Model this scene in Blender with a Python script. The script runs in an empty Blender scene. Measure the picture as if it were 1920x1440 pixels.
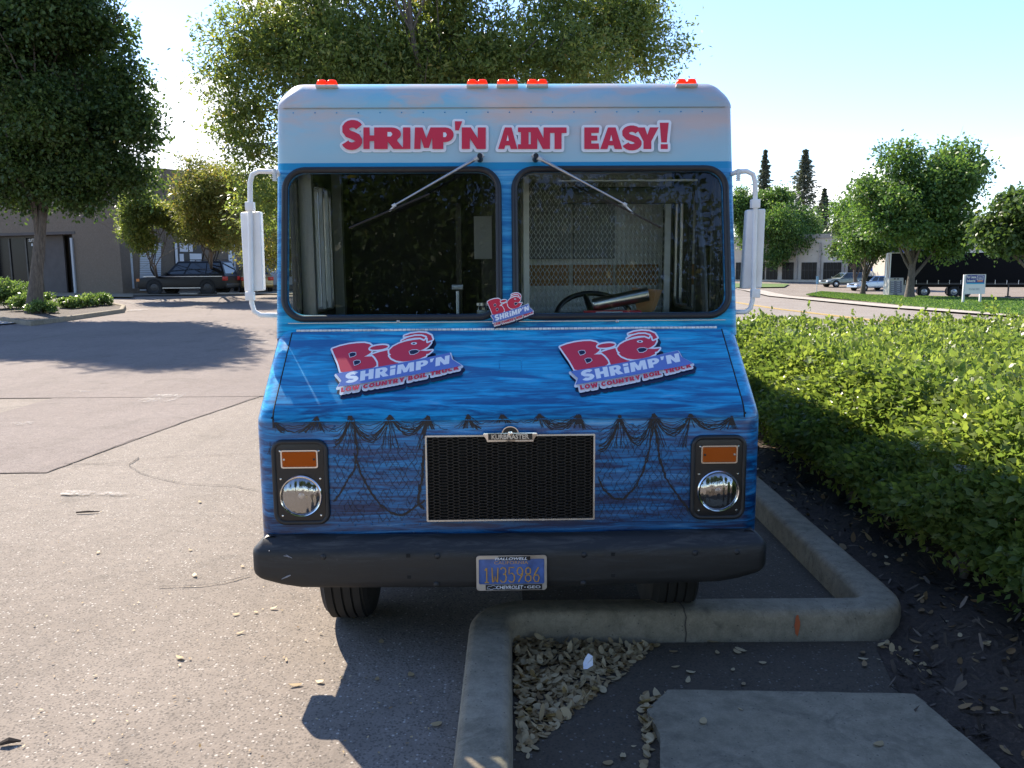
import bpy, bmesh, math, random
import numpy as np
from mathutils import Vector, Matrix
from mathutils.geometry import tessellate_polygon
random.seed(7); rng = np.random.default_rng(7)
R = math.radians; PI = math.pi
sc = bpy.context.scene
C = sc.collection

# ------------------------------------------------------------------ camera
F = 1553.0; PITCH = 8.06; ROLL = -0.4; CAMZ = 1.85
cd = bpy.data.cameras.new('camera'); cam = bpy.data.objects.new('camera', cd); C.objects.link(cam)
cd.sensor_width = 36; cd.lens = F / 1920 * 36; cd.clip_start = 0.05; cd.clip_end = 3000
cam.matrix_world = Matrix.Translation((0, 0, CAMZ)) @ Matrix.Rotation(R(90 - PITCH), 4, 'X') @ Matrix.Rotation(R(ROLL), 4, 'Z')
sc.camera = cam
# ------------------------------------------------------------------ sun + sky
SUN_AZ, SUN_EL = 34.0, 40.0          # degrees towards -X from +Y, elevation
SUN_STRENGTH, SKY_STRENGTH, EXPOSURE = 4.8, 0.128, 1.30
Sv = Vector((-math.sin(R(SUN_AZ)) * math.cos(R(SUN_EL)), math.cos(R(SUN_AZ)) * math.cos(R(SUN_EL)), math.sin(R(SUN_EL))))
sl = bpy.data.lights.new('sun', 'SUN'); sl.energy = SUN_STRENGTH; sl.angle = R(0.53); sl.color = (1.0, 0.90, 0.76)
so = bpy.data.objects.new('sun', sl); C.objects.link(so); so.rotation_euler = Sv.to_track_quat('Z', 'Y').to_euler(); so.location = (0, 0, 40)
sc.view_settings.view_transform = 'Standard'; sc.view_settings.look = 'None'
sc.view_settings.exposure = EXPOSURE; sc.view_settings.gamma = 1; sc.view_settings.use_curve_mapping = False
sc.cycles.use_denoising = True
sc.cycles.max_bounces = 10; sc.cycles.transparent_max_bounces = 24


class NT:
    def __init__(self, tree): self.t = tree; self.n = tree.nodes; self.l = tree.links
    def new(self, typ, inputs=None, **kw):
        nd = self.n.new(typ)
        for k, v in kw.items(): setattr(nd, k, v)
        for k, v in (inputs or {}).items(): self.set(nd, k, v)
        return nd
    def set(self, nd, k, v):
        s = nd.inputs[k]
        if isinstance(v, bpy.types.NodeSocket): self.l.new(v, s)
        elif isinstance(v, bpy.types.Node): self.l.new(v.outputs[0], s)
        else: s.default_value = v
    def math(self, op, a, b=0.0, c=None, clamp=False):
        nd = self.n.new('ShaderNodeMath'); nd.operation = op; nd.use_clamp = clamp
        self.set(nd, 0, a); self.set(nd, 1, b)
        if c is not None: self.set(nd, 2, c)
        return nd.outputs[0]
    def mix(self, fac, a, b, blend='MIX'):
        nd = self.n.new('ShaderNodeMix'); nd.data_type = 'RGBA'; nd.blend_type = blend
        for idx, v in ((0, fac), (6, a), (7, b)):
            s = nd.inputs[idx]
            if isinstance(v, bpy.types.NodeSocket): self.l.new(v, s)
            elif isinstance(v, (tuple, list)): s.default_value = (*v[:3], 1)
            else: s.default_value = v
        return nd.outputs[2]
    def ramp(self, fac, stops, interp='LINEAR'):
        nd = self.n.new('ShaderNodeValToRGB'); cr = nd.color_ramp; cr.interpolation = interp
        while len(cr.elements) < len(stops): cr.elements.new(0.5)
        for e, (p, c) in zip(cr.elements, stops):
            e.position = p; e.color = (*c[:3], 1) if isinstance(c, (tuple, list)) else (c, c, c, 1)
        self.l.new(fac, nd.inputs[0]); return nd.outputs[0]
    def noise(self, vec, scale, detail=3, rough=0.5, dist=0.0):
        nd = self.new('ShaderNodeTexNoise', {'Scale': scale, 'Detail': detail, 'Roughness': rough, 'Distortion': dist})
        if vec is not None: self.l.new(vec, nd.inputs['Vector'])
        return nd.outputs[0]
    def mapping(self, vec, scale=(1, 1, 1), loc=(0, 0, 0), rot=(0, 0, 0)):
        nd = self.new('ShaderNodeMapping', {'Scale': scale, 'Location': loc, 'Rotation': rot}); self.l.new(vec, nd.inputs[0]); return nd.outputs[0]
    def maprange(self, v, a, b, c=0.0, d=1.0, smooth=False):
        nd = self.n.new('ShaderNodeMapRange'); nd.interpolation_type = 'SMOOTHSTEP' if smooth else 'LINEAR'
        self.l.new(v, nd.inputs[0])
        for i, q in enumerate((a, b, c, d)): nd.inputs[i + 1].default_value = q
        return nd.outputs[0]
    def bump(self, h, strength=0.3, dist=0.01):
        return self.new('ShaderNodeBump', {'Height': h, 'Strength': strength, 'Distance': dist}).outputs[0]
    def objco(self): return self.n.new('ShaderNodeTexCoord').outputs['Object']
    def geo(self): return self.n.new('ShaderNodeNewGeometry').outputs['Position']


w = bpy.data.worlds.new('World'); sc.world = w; w.use_nodes = True
W = NT(w.node_tree); W.n.clear()
sky = W.new('ShaderNodeTexSky'); sky.sky_type = 'NISHITA'; sky.sun_disc = False
sky.sun_elevation = R(SUN_EL); sky.sun_rotation = R(-SUN_AZ); sky.altitude = 0; sky.air_density = 1.0; sky.dust_density = 0.15; sky.ozone_density = 2.2
dirv = W.n.new('ShaderNodeTexCoord').outputs['Generated']
sep = W.new('ShaderNodeSeparateXYZ', {0: dirv})
def blob(az, el, wa, we):
    d = Vector((math.sin(R(az)) * math.cos(R(el)), math.cos(R(az)) * math.cos(R(el)), math.sin(R(el))))
    dx = W.math('DIVIDE', W.math('SUBTRACT', sep.outputs[0], d.x), R(wa))
    dz = W.math('DIVIDE', W.math('SUBTRACT', sep.outputs[2], d.z), R(we))
    dy = W.math('GREATER_THAN', sep.outputs[1], 0.0)
    r2 = W.math('ADD', W.math('MULTIPLY', dx, dx), W.math('MULTIPLY', dz, dz))
    return W.math('MULTIPLY', W.math('SUBTRACT', 1.0, r2, clamp=True), dy)
cn = W.noise(W.mapping(dirv, (1, 1, 2.6)), 5.5, 6, 0.6)
bl = W.math('ADD', blob(20.5, 3.2, 5.0, 4.6), blob(14, 2.6, 6, 3.6))
bl = W.math('ADD', bl, blob(-21.5, 6.5, 8, 6.5)); bl = W.math('ADD', bl, blob(-14, 17.5, 5.5, 3.6)); bl = W.math('ADD', bl, blob(31.5, 6.5, 3, .9))
band = W.maprange(sep.outputs[2], 0.02, 0.4, 0.06, -0.03)
cm = W.math('ADD', W.math('ADD', cn, W.math('MULTIPLY', bl, 0.5)), band)
cm = W.maprange(cm, 0.70, 0.88, 0, 0.85, True)
bc = W.mix(cm, W.mix(1.0, sky.outputs[0], (.84, .87, 1.0), 'MULTIPLY'), (7.4, 7.4, 7.6))
bg = W.new('ShaderNodeBackground', {'Color': bc, 'Strength': SKY_STRENGTH})
W.l.new(bg.outputs[0], W.new('ShaderNodeOutputWorld').inputs[0])

# ------------------------------------------------------------------ terrain + pixel helpers
def sstep(a, b, x):
    t = min(1, max(0, (x - a) / (b - a))); return t * t * (3 - 2 * t)
YR = [11, 25, 50, 80, 120, 220, 900]; ZR = [0, -.25, -.8, -1.2, -.5, 0, 2]
YL = [12, 42, 80, 900]; ZL = [0, .42, .6, 2]
def hz(x, y):
    r = sstep(-3, 8, x)
    return float(np.interp(y, YR, ZR)) * r + float(np.interp(y, YL, ZL)) * (1 - r)
CB = cam.matrix_world.to_3x3(); CO = Vector((0, 0, CAMZ))
def ray(px, py): return CB @ Vector(((px - 960) / F, (720 - py) / F, -1))
def at(px, py, D):
    d = ray(px, py); return CO + d * (D / d.y)
def G(px, py, dz=0.0):
    d = ray(px, py); lo = 0.5; prev = lo
    D = 1.0
    while D < 400:
        p = CO + d * (D / d.y)
        if p.z <= hz(p.x, p.y) + dz:
            a, b = prev, D
            for _ in range(24):
                m = (a + b) / 2; p = CO + d * (m / d.y)
                if p.z <= hz(p.x, p.y) + dz: b = m
                else: a = m
            return CO + d * (b / d.y)
        prev = D; D *= 1.01
    return CO + d * (400 / d.y)

# ------------------------------------------------------------------ object helpers
def tag(o, label=None, cat=None, group=None, kind=None):
    if label: o['label'] = label
    if cat: o['category'] = cat
    if group: o['group'] = group
    if kind: o['kind'] = kind
    return o
def empty(name, loc=(0, 0, 0), rz=0.0, label=None, cat=None, group=None):
    o = bpy.data.objects.new(name, None); C.objects.link(o); o.location = loc; o.rotation_euler = (0, 0, rz); o.empty_display_size = .1
    return tag(o, label, cat, group)
def link(name, me, mats, parent=None, smooth=None):
    if mats is not None:
        for m in (mats if isinstance(mats, (list, tuple)) else [mats]): me.materials.append(m)
    if smooth is not None and len(me.polygons):
        me.polygons.foreach_set('use_smooth', [True] * len(me.polygons)); me.set_sharp_from_angle(angle=R(smooth))
    o = bpy.data.objects.new(name, me); C.objects.link(o); o.parent = parent
    return o
def copy_tree(o, parent=None):
    c = o.copy(); C.objects.link(c)
    if parent: c.parent = parent
    for ch in list(o.children): copy_tree(ch, c)
    return c

class MB:
    def __init__(s): s.v = []; s.f = []; s.m = []
    def add(s, vs, fs, mi=0):
        b = len(s.v); s.v += [tuple(v) for v in vs]; s.f += [tuple(b + i for i in f) for f in fs]; s.m += [mi] * len(fs); return s
    def box(s, x0, x1, y0, y1, z0, z1, mi=0):
        vs = [(x, y, z) for z in (z0, z1) for y in (y0, y1) for x in (x0, x1)]
        return s.add(vs, [(0, 2, 3, 1), (4, 5, 7, 6), (0, 1, 5, 4), (2, 6, 7, 3), (0, 4, 6, 2), (1, 3, 7, 5)], mi)
    def tube(s, pts, r, n=8, caps=True, mi=0, closed=False):
        pts = [Vector(p) for p in pts]; rs = r if isinstance(r, (list, tuple)) else [r] * len(pts)
        m = len(pts); up = None; rings = []
        for i, p in enumerate(pts):
            if closed: t = (pts[(i + 1) % m] - pts[i - 1])
            else: t = (pts[min(i + 1, m - 1)] - pts[max(i - 1, 0)])
            t.normalize()
            if up is None: up = Vector((0, 0, 1)) if abs(t.z) < .9 else Vector((1, 0, 0))
            a = (up - t * up.dot(t))
            if a.length < 1e-6: a = t.orthogonal()
            a.normalize(); b = t.cross(a); up = a
            rings.append([p + (a * math.cos(2 * PI * k / n) + b * math.sin(2 * PI * k / n)) * rs[i] for k in range(n)])
        vs = [v for rg in rings for v in rg]; fs = []
        for i in range(m if closed else m - 1):
            j = (i + 1) % m
            for k in range(n): fs.append((i * n + k, i * n + (k + 1) % n, j * n + (k + 1) % n, j * n + k))
        if caps and not closed: fs += [tuple(range(n))[::-1], tuple((m - 1) * n + k for k in range(n))]
        return s.add(vs, fs, mi)
    def cyl(s, p0, p1, r0, r1=None, n=16, mi=0): return s.tube([p0, p1], [r0, r0 if r1 is None else r1], n, True, mi)
    def lathe(s, prof, n=24, axis='Y', o=(0, 0, 0), mi=0):
        # prof: (r, h) ; h along axis
        vs = []; fs = []
        for r, h in prof:
            for k in range(n):
                c, q = math.cos(2 * PI * k / n) * r, math.sin(2 * PI * k / n) * r
                p = {'Y': (c, h, q), 'X': (h, c, q), 'Z': (c, q, h)}[axis]
                vs.append((p[0] + o[0], p[1] + o[1], p[2] + o[2]))
        for i in range(len(prof) - 1):
            for k in range(n): fs.append((i * n + k, i * n + (k + 1) % n, (i + 1) * n + (k + 1) % n, (i + 1) * n + k))
        return s.add(vs, fs, mi)
    def prism(s, poly, fn, h0, h1, mi=0):
        # poly 2D loop, fn(u,v,h)->xyz
        n = len(poly); vs = [fn(u, v, h0) for u, v in poly] + [fn(u, v, h1) for u, v in poly]
        fs = [(i, (i + 1) % n, n + (i + 1) % n, n + i) for i in range(n)]
        tri = tessellate_polygon([[Vector((u, v, 0)) for u, v in poly]])
        fs += [tuple(t) for t in tri] + [tuple(n + i for i in t[::-1]) for t in tri]
        return s.add(vs, fs, mi)
    def mesh(s, name='m'):
        me = bpy.data.meshes.new(name); me.from_pydata(s.v, [], s.f)
        if any(s.m): me.polygons.foreach_set('material_index', s.m)
        bm = bmesh.new(); bm.from_mesh(me); bmesh.ops.recalc_face_normals(bm, faces=bm.faces); bm.to_mesh(me); bm.free()
        me.update(); return me
    def build(s, name, mats, parent=None, smooth=None, bevel=0, seg=2, angle=35):
        me = s.mesh(name)
        if bevel:
            bm = bmesh.new(); bm.from_mesh(me); bmesh.ops.remove_doubles(bm, verts=bm.verts, dist=1e-5)
            es = [e for e in bm.edges if e.is_manifold and e.calc_face_angle(0) > R(angle)]
            bmesh.ops.bevel(bm, geom=es, offset=bevel, segments=seg, affect='EDGES', profile=0.6, clamp_overlap=True)
            bm.to_mesh(me); bm.free(); smooth = 40 if smooth is None else smooth
        return link(name, me, mats, parent, smooth)

def npmesh(name, V, Fq, tone=None):
    """V (n,3), Fq (m,k)"""
    me = bpy.data.meshes.new(name); n, m, k = len(V), len(Fq), Fq.shape[1]
    me.vertices.add(n); me.vertices.foreach_set('co', np.asarray(V, np.float32).ravel())
    me.loops.add(m * k); me.loops.foreach_set('vertex_index', np.asarray(Fq, np.int32).ravel())
    me.polygons.add(m); me.polygons.foreach_set('loop_start', np.arange(m, dtype=np.int32) * k)
    me.polygons.foreach_set('loop_total', np.full(m, k, np.int32))
    me.update(calc_edges=True)
    if tone is not None:
        a = me.attributes.new('tone', 'FLOAT', 'FACE'); a.data.foreach_set('value', np.asarray(tone, np.float32))
    return me

def rrect(w, h, r, n=6, cx=0, cy=0):
    pts = []
    for (sx, sy, a0) in ((1, 1, 0), (-1, 1, 90), (-1, -1, 180), (1, -1, 270)):
        for i in range(n + 1):
            a = R(a0 + 90 * i / n); pts.append((cx + sx * (w / 2 - r) + r * math.cos(a), cy + sy * (h / 2 - r) + r * math.sin(a)))
    return pts

# ------------------------------------------------------------------ materials
MC = {}
def mat(name, col=(.5, .5, .5), rough=.5, metal=0.0, spec=.5, bumpn=None, var=0.0, vscale=8, coat=0.0, emit=None):
    if name in MC: return MC[name]
    m = bpy.data.materials.new(name); m.use_nodes = True; t = NT(m.node_tree)
    b = t.n['Principled BSDF']
    b.inputs['Base Color'].default_value = (*col, 1); b.inputs['Roughness'].default_value = rough; b.inputs['Metallic'].default_value = metal
    b.inputs['Specular IOR Level'].default_value = spec; b.inputs['Coat Weight'].default_value = coat; b.inputs['Coat Roughness'].default_value = .08
    if var:
        n = t.noise(t.objco(), vscale, 5, .6)
        k = t.maprange(n, .3, .7, 1 - var, 1 + var)
        t.l.new(t.mix(1.0, col, t.new('ShaderNodeCombineColor', {0: k, 1: k, 2: k}).outputs[0], 'MULTIPLY'), b.inputs['Base Color'])
        t.l.new(t.maprange(n, .3, .7, max(.02, rough - .08), min(1, rough + .12)), b.inputs['Roughness'])
    if bumpn: t.l.new(t.bump(t.noise(t.objco(), bumpn[0], 4, .6), bumpn[1], bumpn[2]), b.inputs['Normal'])
    MC[name] = m; return m
def newmat(name):
    m = bpy.data.materials.new(name); m.use_nodes = True; t = NT(m.node_tree); MC[name] = m
    return m, t, t.n['Principled BSDF']

def leafmat(name, stops, rough=.45, trans=.45):
    m = bpy.data.materials.new(name); m.use_nodes = True; t = NT(m.node_tree); b = t.n['Principled BSDF']
    at_ = t.new('ShaderNodeAttribute', attribute_name='tone').outputs['Fac']
    c = t.ramp(at_, stops)
    t.l.new(c, b.inputs['Base Color']); b.inputs['Roughness'].default_value = rough; b.inputs['Specular IOR Level'].default_value = .3
    tr = t.new('ShaderNodeBsdfTranslucent'); t.l.new(t.mix(1.0, c, (1.55, 1.6, .85), 'MULTIPLY'), tr.inputs[0])
    ms = t.new('ShaderNodeMixShader', {0: trans}); t.l.new(b.outputs[0], ms.inputs[1]); t.l.new(tr.outputs[0], ms.inputs[2])
    t.l.new(ms.outputs[0], t.n['Material Output'].inputs[0]); MC[name] = m; return m

def glassmat(name, tint=(.8, .86, .84), k=1.0, rough=0.0):
    m = bpy.data.materials.new(name); m.use_nodes = True; t = NT(m.node_tree)
    t.n.remove(t.n['Principled BSDF'])
    tr = t.new('ShaderNodeBsdfTransparent', {0: (*tint, 1)}); gl = t.new('ShaderNodeBsdfGlossy', {'Roughness': rough, 'Color': (1, 1, 1, 1)})
    fr = t.new('ShaderNodeFresnel', {'IOR': 1.5})
    fac = t.math('MULTIPLY', fr.outputs[0], k, clamp=True)
    ms = t.new('ShaderNodeMixShader', {0: fac}); t.l.new(tr.outputs[0], ms.inputs[1]); t.l.new(gl.outputs[0], ms.inputs[2])
    t.l.new(ms.outputs[0], t.n['Material Output'].inputs[0]); MC[name] = m; return m

# asphalt (aged, warm grey with pale aggregate)
def asphalt(name, base, light, speck=1.0):
    m, t, b = newmat(name); p = t.geo()
    n1 = t.noise(p, .35, 5, .6); n2 = t.noise(p, 9, 4, .65); n3 = t.noise(p, 95, 3, .7)
    c = t.mix(t.maprange(n1, .3, .7), base, light)
    k = t.math('ADD', t.maprange(n2, .2, .8, .84, 1.14), t.maprange(n3, .2, .8, -.22, .22))
    c = t.mix(1.0, c, t.new('ShaderNodeCombineColor', {0: k, 1: k, 2: k}).outputs[0], 'MULTIPLY')
    v = t.new('ShaderNodeTexVoronoi', {'Scale': 62, 'Randomness': 1}); t.l.new(p, v.inputs['Vector'])
    pick = t.new('ShaderNodeSeparateColor', {0: v.outputs['Color']})
    sp = t.math('MULTIPLY', t.math('LESS_THAN', v.outputs['Distance'], t.maprange(pick.outputs[1], 0, 1, .12, .42)), t.math('GREATER_THAN', pick.outputs[0], .80))
    sp = t.math('MULTIPLY', sp, .62 * speck)
    c = t.mix(sp, c, (.62, .58, .52))
    v2 = t.new('ShaderNodeTexVoronoi', {'Scale': 130}); t.l.new(p, v2.inputs['Vector'])
    pk2 = t.new('ShaderNodeSeparateColor', {0: v2.outputs['Color']})
    c = t.mix(t.math('MULTIPLY', t.math('GREATER_THAN', pk2.outputs[2], .85), .45), c, (.03, .03, .03))
    st = t.noise(p, 1.3, 6, .7, 1.2)
    c = t.mix(t.maprange(st, .55, .72, 0, .40), c, (.075, .065, .055))
    c = t.mix(t.maprange(t.noise(t.mapping(p, (2.2, .35, 1), (5, 1, 0), (0, 0, .5)), .8, 5, .65), .52, .70, 0, .22), c, (.10, .085, .07))
    t.l.new(c, b.inputs['Base Color']); b.inputs['Roughness'].default_value = .9; b.inputs['Specular IOR Level'].default_value = .2
    t.l.new(t.bump(t.math('ADD', n3, t.math('MULTIPLY', v.outputs['Distance'], .8)), .5, .004), b.inputs['Normal'])
    return m
asphalt('asphalt_old', (.205, .170, .138), (.255, .217, .182), .85)
asphalt('asphalt_patch', (.178, .145, .127), (.222, .184, .163), .35)
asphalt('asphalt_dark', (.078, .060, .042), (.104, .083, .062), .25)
asphalt('asphalt_road', (.235, .20, .17), (.28, .245, .21), .3)

def concrete(name, base, light, sc_=14, pits=True):
    m, t, b = newmat(name); p = t.geo()
    n1 = t.noise(p, 1.6, 6, .65); n2 = t.noise(p, sc_, 5, .7); n3 = t.noise(p, 120, 3, .7)
    c = t.mix(t.maprange(n1, .3, .7), base, light)
    k = t.math('ADD', t.maprange(n2, .25, .75, .66, 1.22), t.maprange(n3, .2, .8, -.16, .16))
    c = t.mix(t.maprange(t.noise(p, 4.5, 6, .75, 1.5), .52, .68, 0, .45), c, (.07, .06, .048))
    c = t.mix(1.0, c, t.new('ShaderNodeCombineColor', {0: k, 1: k, 2: k}).outputs[0], 'MULTIPLY')
    if pits:
        v = t.new('ShaderNodeTexVoronoi', {'Scale': 55}); t.l.new(p, v.inputs['Vector'])
        pk = t.new('ShaderNodeSeparateColor', {0: v.outputs['Color']})
        c = t.mix(t.math('MULTIPLY', t.math('MULTIPLY', t.math('LESS_THAN', v.outputs['Distance'], .22), t.math('GREATER_THAN', pk.outputs[0], .86)), .6), c, (.05, .048, .045))
    t.l.new(c, b.inputs['Base Color']); b.inputs['Roughness'].default_value = .88; b.inputs['Specular IOR Level'].default_value = .25
    t.l.new(t.bump(t.math('ADD', n3, n2), .45, .004), b.inputs['Normal']); return m
concrete('concrete_kerb', (.215, .178, .122), (.305, .258, .188))
concrete('concrete_slab', (.215, .178, .122), (.275, .232, .168))
concrete('concrete_pale', (.36, .32, .27), (.45, .40, .34), 5, False)

m, t, b = newmat('mulch'); p = t.geo()
n = t.noise(t.mapping(p, (1, 1, 1)), 40, 5, .8, .8); c = t.ramp(n, [(.3, (.020, .013, .009)), (.55, (.060, .040, .028)), (.75, (.13, .09, .065))])
t.l.new(c, b.inputs['Base Color']); b.inputs['Roughness'].default_value = .9; t.l.new(t.bump(n, .9, .02), b.inputs['Normal'])
m, t, b = newmat('lawn'); p = t.geo()
n = t.noise(p, .5, 5, .6); n2 = t.noise(p, 14, 3, .7)
c = t.mix(t.maprange(n, .3, .7), (.07, .125, .022), (.12, .19, .04)); c = t.mix(t.maprange(n2, .3, .7, 0, .5), c, (.05, .09, .015))
t.l.new(c, b.inputs['Base Color']); b.inputs['Roughness'].default_value = .9; t.l.new(t.bump(n2, .8, .05), b.inputs['Normal'])
m, t, b = newmat('bark'); p = t.objco()
n = t.noise(t.mapping(p, (9, 9, 1.6)), 2.2, 6, .7, .5)
t.l.new(t.ramp(n, [(.3, (.055, .045, .036)), (.7, (.19, .155, .12))]), b.inputs['Base Color']); b.inputs['Roughness'].default_value = .95
t.l.new(t.bump(n, .9, .04), b.inputs['Normal'])
m, t, b = newmat('stucco'); p = t.geo()
n = t.noise(p, 7, 5, .75); n2 = t.noise(p, 40, 3, .8)
t.l.new(t.mix(t.maprange(n2, .3, .7), t.mix(t.maprange(n, .3, .7), (.26, .20, .140), (.33, .26, .190)), (.14, .108, .08)), b.inputs['Base Color'])
b.inputs['Roughness'].default_value = .95; t.l.new(t.bump(n2, .9, .05), b.inputs['Normal'])
m, t, b = newmat('tiltup_wall'); p = t.geo(); n = t.noise(p, .8, 5, .6)
t.l.new(t.mix(t.maprange(n, .3, .7), (.52, .45, .36), (.60, .53, .43)), b.inputs['Base Color']); b.inputs['Roughness'].default_value = .9

m, t, b = newmat('stripe_white'); p = t.geo(); n = t.noise(p, 22, 6, .75); n2 = t.noise(p, 2.5, 4, .6)
wear = t.maprange(t.math('ADD', n, t.math('MULTIPLY', n2, .6)), .62, .92)
b.inputs['Base Color'].default_value = (.40, .36, .32, 1); b.inputs['Roughness'].default_value = .9
tr_ = t.new('ShaderNodeBsdfTransparent'); ms = t.new('ShaderNodeMixShader', {0: t.maprange(t.math('ADD', n, t.math('MULTIPLY', n2, .6)), .62, .86)}); t.l.new(b.outputs[0], ms.inputs[1]); t.l.new(tr_.outputs[0], ms.inputs[2]); t.l.new(ms.outputs[0], t.n['Material Output'].inputs[0])
# ---- truck wrap: printed sky above, printed sea below (object space of the truck)
def wrap(name, mode):
    m, t, b = newmat(name); p = t.objco(); s = t.new('ShaderNodeSeparateXYZ', {0: p})
    x, y, z = s.outputs
    # sea
    if mode == 'hood': q = t.mapping(p, (1.6, 15, 16))
    else: q = t.mapping(p, (1.7, 6, 21))
    wv = t.noise(q, 1.6, 6, .62, .9); wv2 = t.noise(t.mapping(p, (.55, 2, 7)), 1.8, 4, .6, .4); wf = t.noise(t.mapping(p, (5, 30, 90)), 1.5, 4, .7, .5)
    hi = t.ramp(t.maprange(z, .55, 2.35), [(0, (.003, .075, .19)), (.12, (.005, .16, .40)), (.30, (.004, .25, .58)), (.40, (.002, .36, .66)), (.55, (.004, .43, .72)), (.78, (.05, .34, .62)), (1, (.08, .38, .64))])
    lo = t.ramp(t.maprange(z, .55, 2.35), [(0, (.001, .010, .045)), (.15, (.001, .022, .09)), (.32, (.001, .045, .16)), (.42, (.001, .12, .31)), (.8, (.008, .14, .38)), (1, (.015, .20, .46))])
    f = t.math('ADD', t.maprange(wv, .41, .60, 0, 1), t.maprange(wf, .3, .7, -.22, .22), clamp=True)
    sea = t.mix(f, lo, hi)
    sea = t.mix(t.math('MULTIPLY', t.maprange(wv2, .50, .66, 0, .26), t.maprange(z, 1.25, 1.05, 0, 1)), sea, (.09, .13, .25))     # mauve reflections
    cr = t.math('MULTIPLY', t.maprange(wv, .60, .70, 0, 1), t.maprange(z, .6, 2.3, .30, .75))
    sea = t.mix(cr, sea, (.22, .44, .62))
    if mode == 'sea' or mode == 'hood': col = sea
    else:
        # sky print
        cn_ = t.noise(t.mapping(p, (1.0, 1, 2.8)), 1.7, 6, .55, .35)
        base = t.ramp(t.maprange(z, 2.30, 2.85), [(0, (.30, .55, .63)), (.35, (.36, .58, .66)), (.62, (.34, .57, .68)), (.82, (.17, .52, .66)), (1, (.14, .66, .92))])
        hb = t.ramp(t.maprange(z, 2.30, 2.85), [(0, 0.0), (.30, .25), (.52, .95), (.80, .85), (.93, .25), (1, .12)])
        sk = t.mix(t.math('MULTIPLY', t.maprange(cn_, .38, .60), hb), base, (.72, .56, .50))
        c2 = t.noise(t.mapping(p, (1.3, 1, 4), (3, 2, 1)), 2.3, 5, .6, .3)
        sk = t.mix(t.math('MULTIPLY', t.maprange(c2, .50, .62), t.maprange(z, 2.45, 2.66, 0, .7)), sk, (.68, .50, .42))
        sk = t.mix(t.math('MULTIPLY', t.maprange(x, .2, 1.15, 0, .55), t.maprange(z, 2.4, 2.7)), sk, (.40, .36, .36))
        ez = t.math('ADD', z, t.math('MULTIPLY', t.math('SUBTRACT', wv2, .5), .02))
        if mode == 'side': fs = t.maprange(z, 2.05, 2.5, 0, 1, True)
        else: fs = t.math('GREATER_THAN', z, 2.377)
        strip = t.math('MULTIPLY', t.math('GREATER_THAN', z, 2.342), 1.0)
        sea2 = t.mix(strip, sea, (.012, .26, .50)) if mode == 'front' else sea
        col = t.mix(fs, sea2, sk)
    d = t.noise(p, 60, 3, .7)
    col = t.mix(t.maprange(t.noise(p, 3, 6, .7), .55, .8, 0, .10), col, (.25, .25, .24))
    t.l.new(col, b.inputs['Base Color']); b.inputs['Roughness'].default_value = .30; b.inputs['Specular IOR Level'].default_value = .5
    b.inputs['Coat Weight'].default_value = .12; b.inputs['Coat Roughness'].default_value = .10
    t.l.new(t.bump(t.noise(p, 4.5, 3, .5), .12, .01), b.inputs['Normal'])
    return m
wrap('wrap_front', 'front'); wrap('wrap_side', 'side'); wrap('wrap_sea', 'sea'); wrap('wrap_hood', 'hood')

mat('rubber', (.018, .018, .019), .45, var=.3); pass
m, t, b = newmat('bumper_black'); p = t.objco(); sz = t.new('ShaderNodeSeparateXYZ', {0: p}).outputs[2]
n = t.noise(t.mapping(p, (1.2, 6, 9)), 3.5, 6, .75, .6); n2 = t.noise(p, 45, 4, .7)
wr_ = t.math('MULTIPLY', t.maprange(n, .48, .72), t.maprange(sz, .50, .60, .25, 1.0)); wr_ = t.math('ADD', t.math('MULTIPLY', wr_, .55), t.math('MULTIPLY', t.maprange(n2, .66, .74), .25), clamp=True)
t.l.new(t.mix(wr_, (.016, .0155, .015), (.12, .115, .11)), b.inputs['Base Color']); t.l.new(t.maprange(n, .3, .7, .42, .7), b.inputs['Roughness']); t.l.new(t.bump(t.noise(p, 12, 4, .6), .25, .006), b.inputs['Normal'])
mat('tyre_rubber', (.014, .014, .014), .75, var=.3); mat('chrome', (.75, .75, .76), .12, 1); mat('alu', (.55, .55, .55), .35, 1, var=.15)
mat('white_paint', (.88, .87, .84), .38, var=.08); mat('black_plastic', (.012, .012, .013), .35); mat('black_matt', (.006, .006, .006), .8)
mat('amber_lens', (.55, .13, .015), .18, coat=.5); leafmat('marker_orange', [(0, (.90, .10, .015)), (1, (.90, .10, .015))], .2, .5); mat('marker_base', (.62, .60, .55), .4)
mat('red_print', (.66, .030, .065), .35); mat('white_print', (.84, .85, .88), .35); mat('logo_blue', (.12, .20, .52), .35)
mat('logo_shadow', (.004, .012, .05), .4); mat('net_print', (.012, .012, .018), .5); mat('plate_blue', (.06, .12, .33), .35, var=.35, vscale=18); mat('plate_gold', (.55, .30, .07), .4)
mat('dark_trim', (.02, .02, .022), .4); mat('interior_dark', (.03, .031, .033), .7); mat('interior_grey', (.24, .25, .25), .6); mat('interior_light', (.78, .80, .78), .55)
mat('wood_brown', (.42, .22, .09), .6, var=.2); mat('galv', (.60, .62, .62), .45, .25, var=.15)
glassmat('windshield_glass', (.84, .89, .88), 1.0); glassmat('side_glass', (.86, .90, .89), 1.0); glassmat('lamp_glass', (.96, .97, .98), 1.6)
glassmat('mirror_white', (1, 1, 1), 1)
mat('hinge_white', (.78, .78, .74), .5, var=.3, vscale=30); mat('crack_dark', (.07, .058, .048), .95); mat('stripe_plain', (.5, .47, .43), .8)
mat('stripe_yellow', (.55, .36, .08), .8); mat('orange_mark', (.42, .10, .035), .85)
leafmat('leaf_dry', [(0, (.20, .115, .05)), (.45, (.36, .25, .125)), (.85, (.52, .39, .22)), (1, (.68, .56, .36))], .6, .15)
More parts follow.
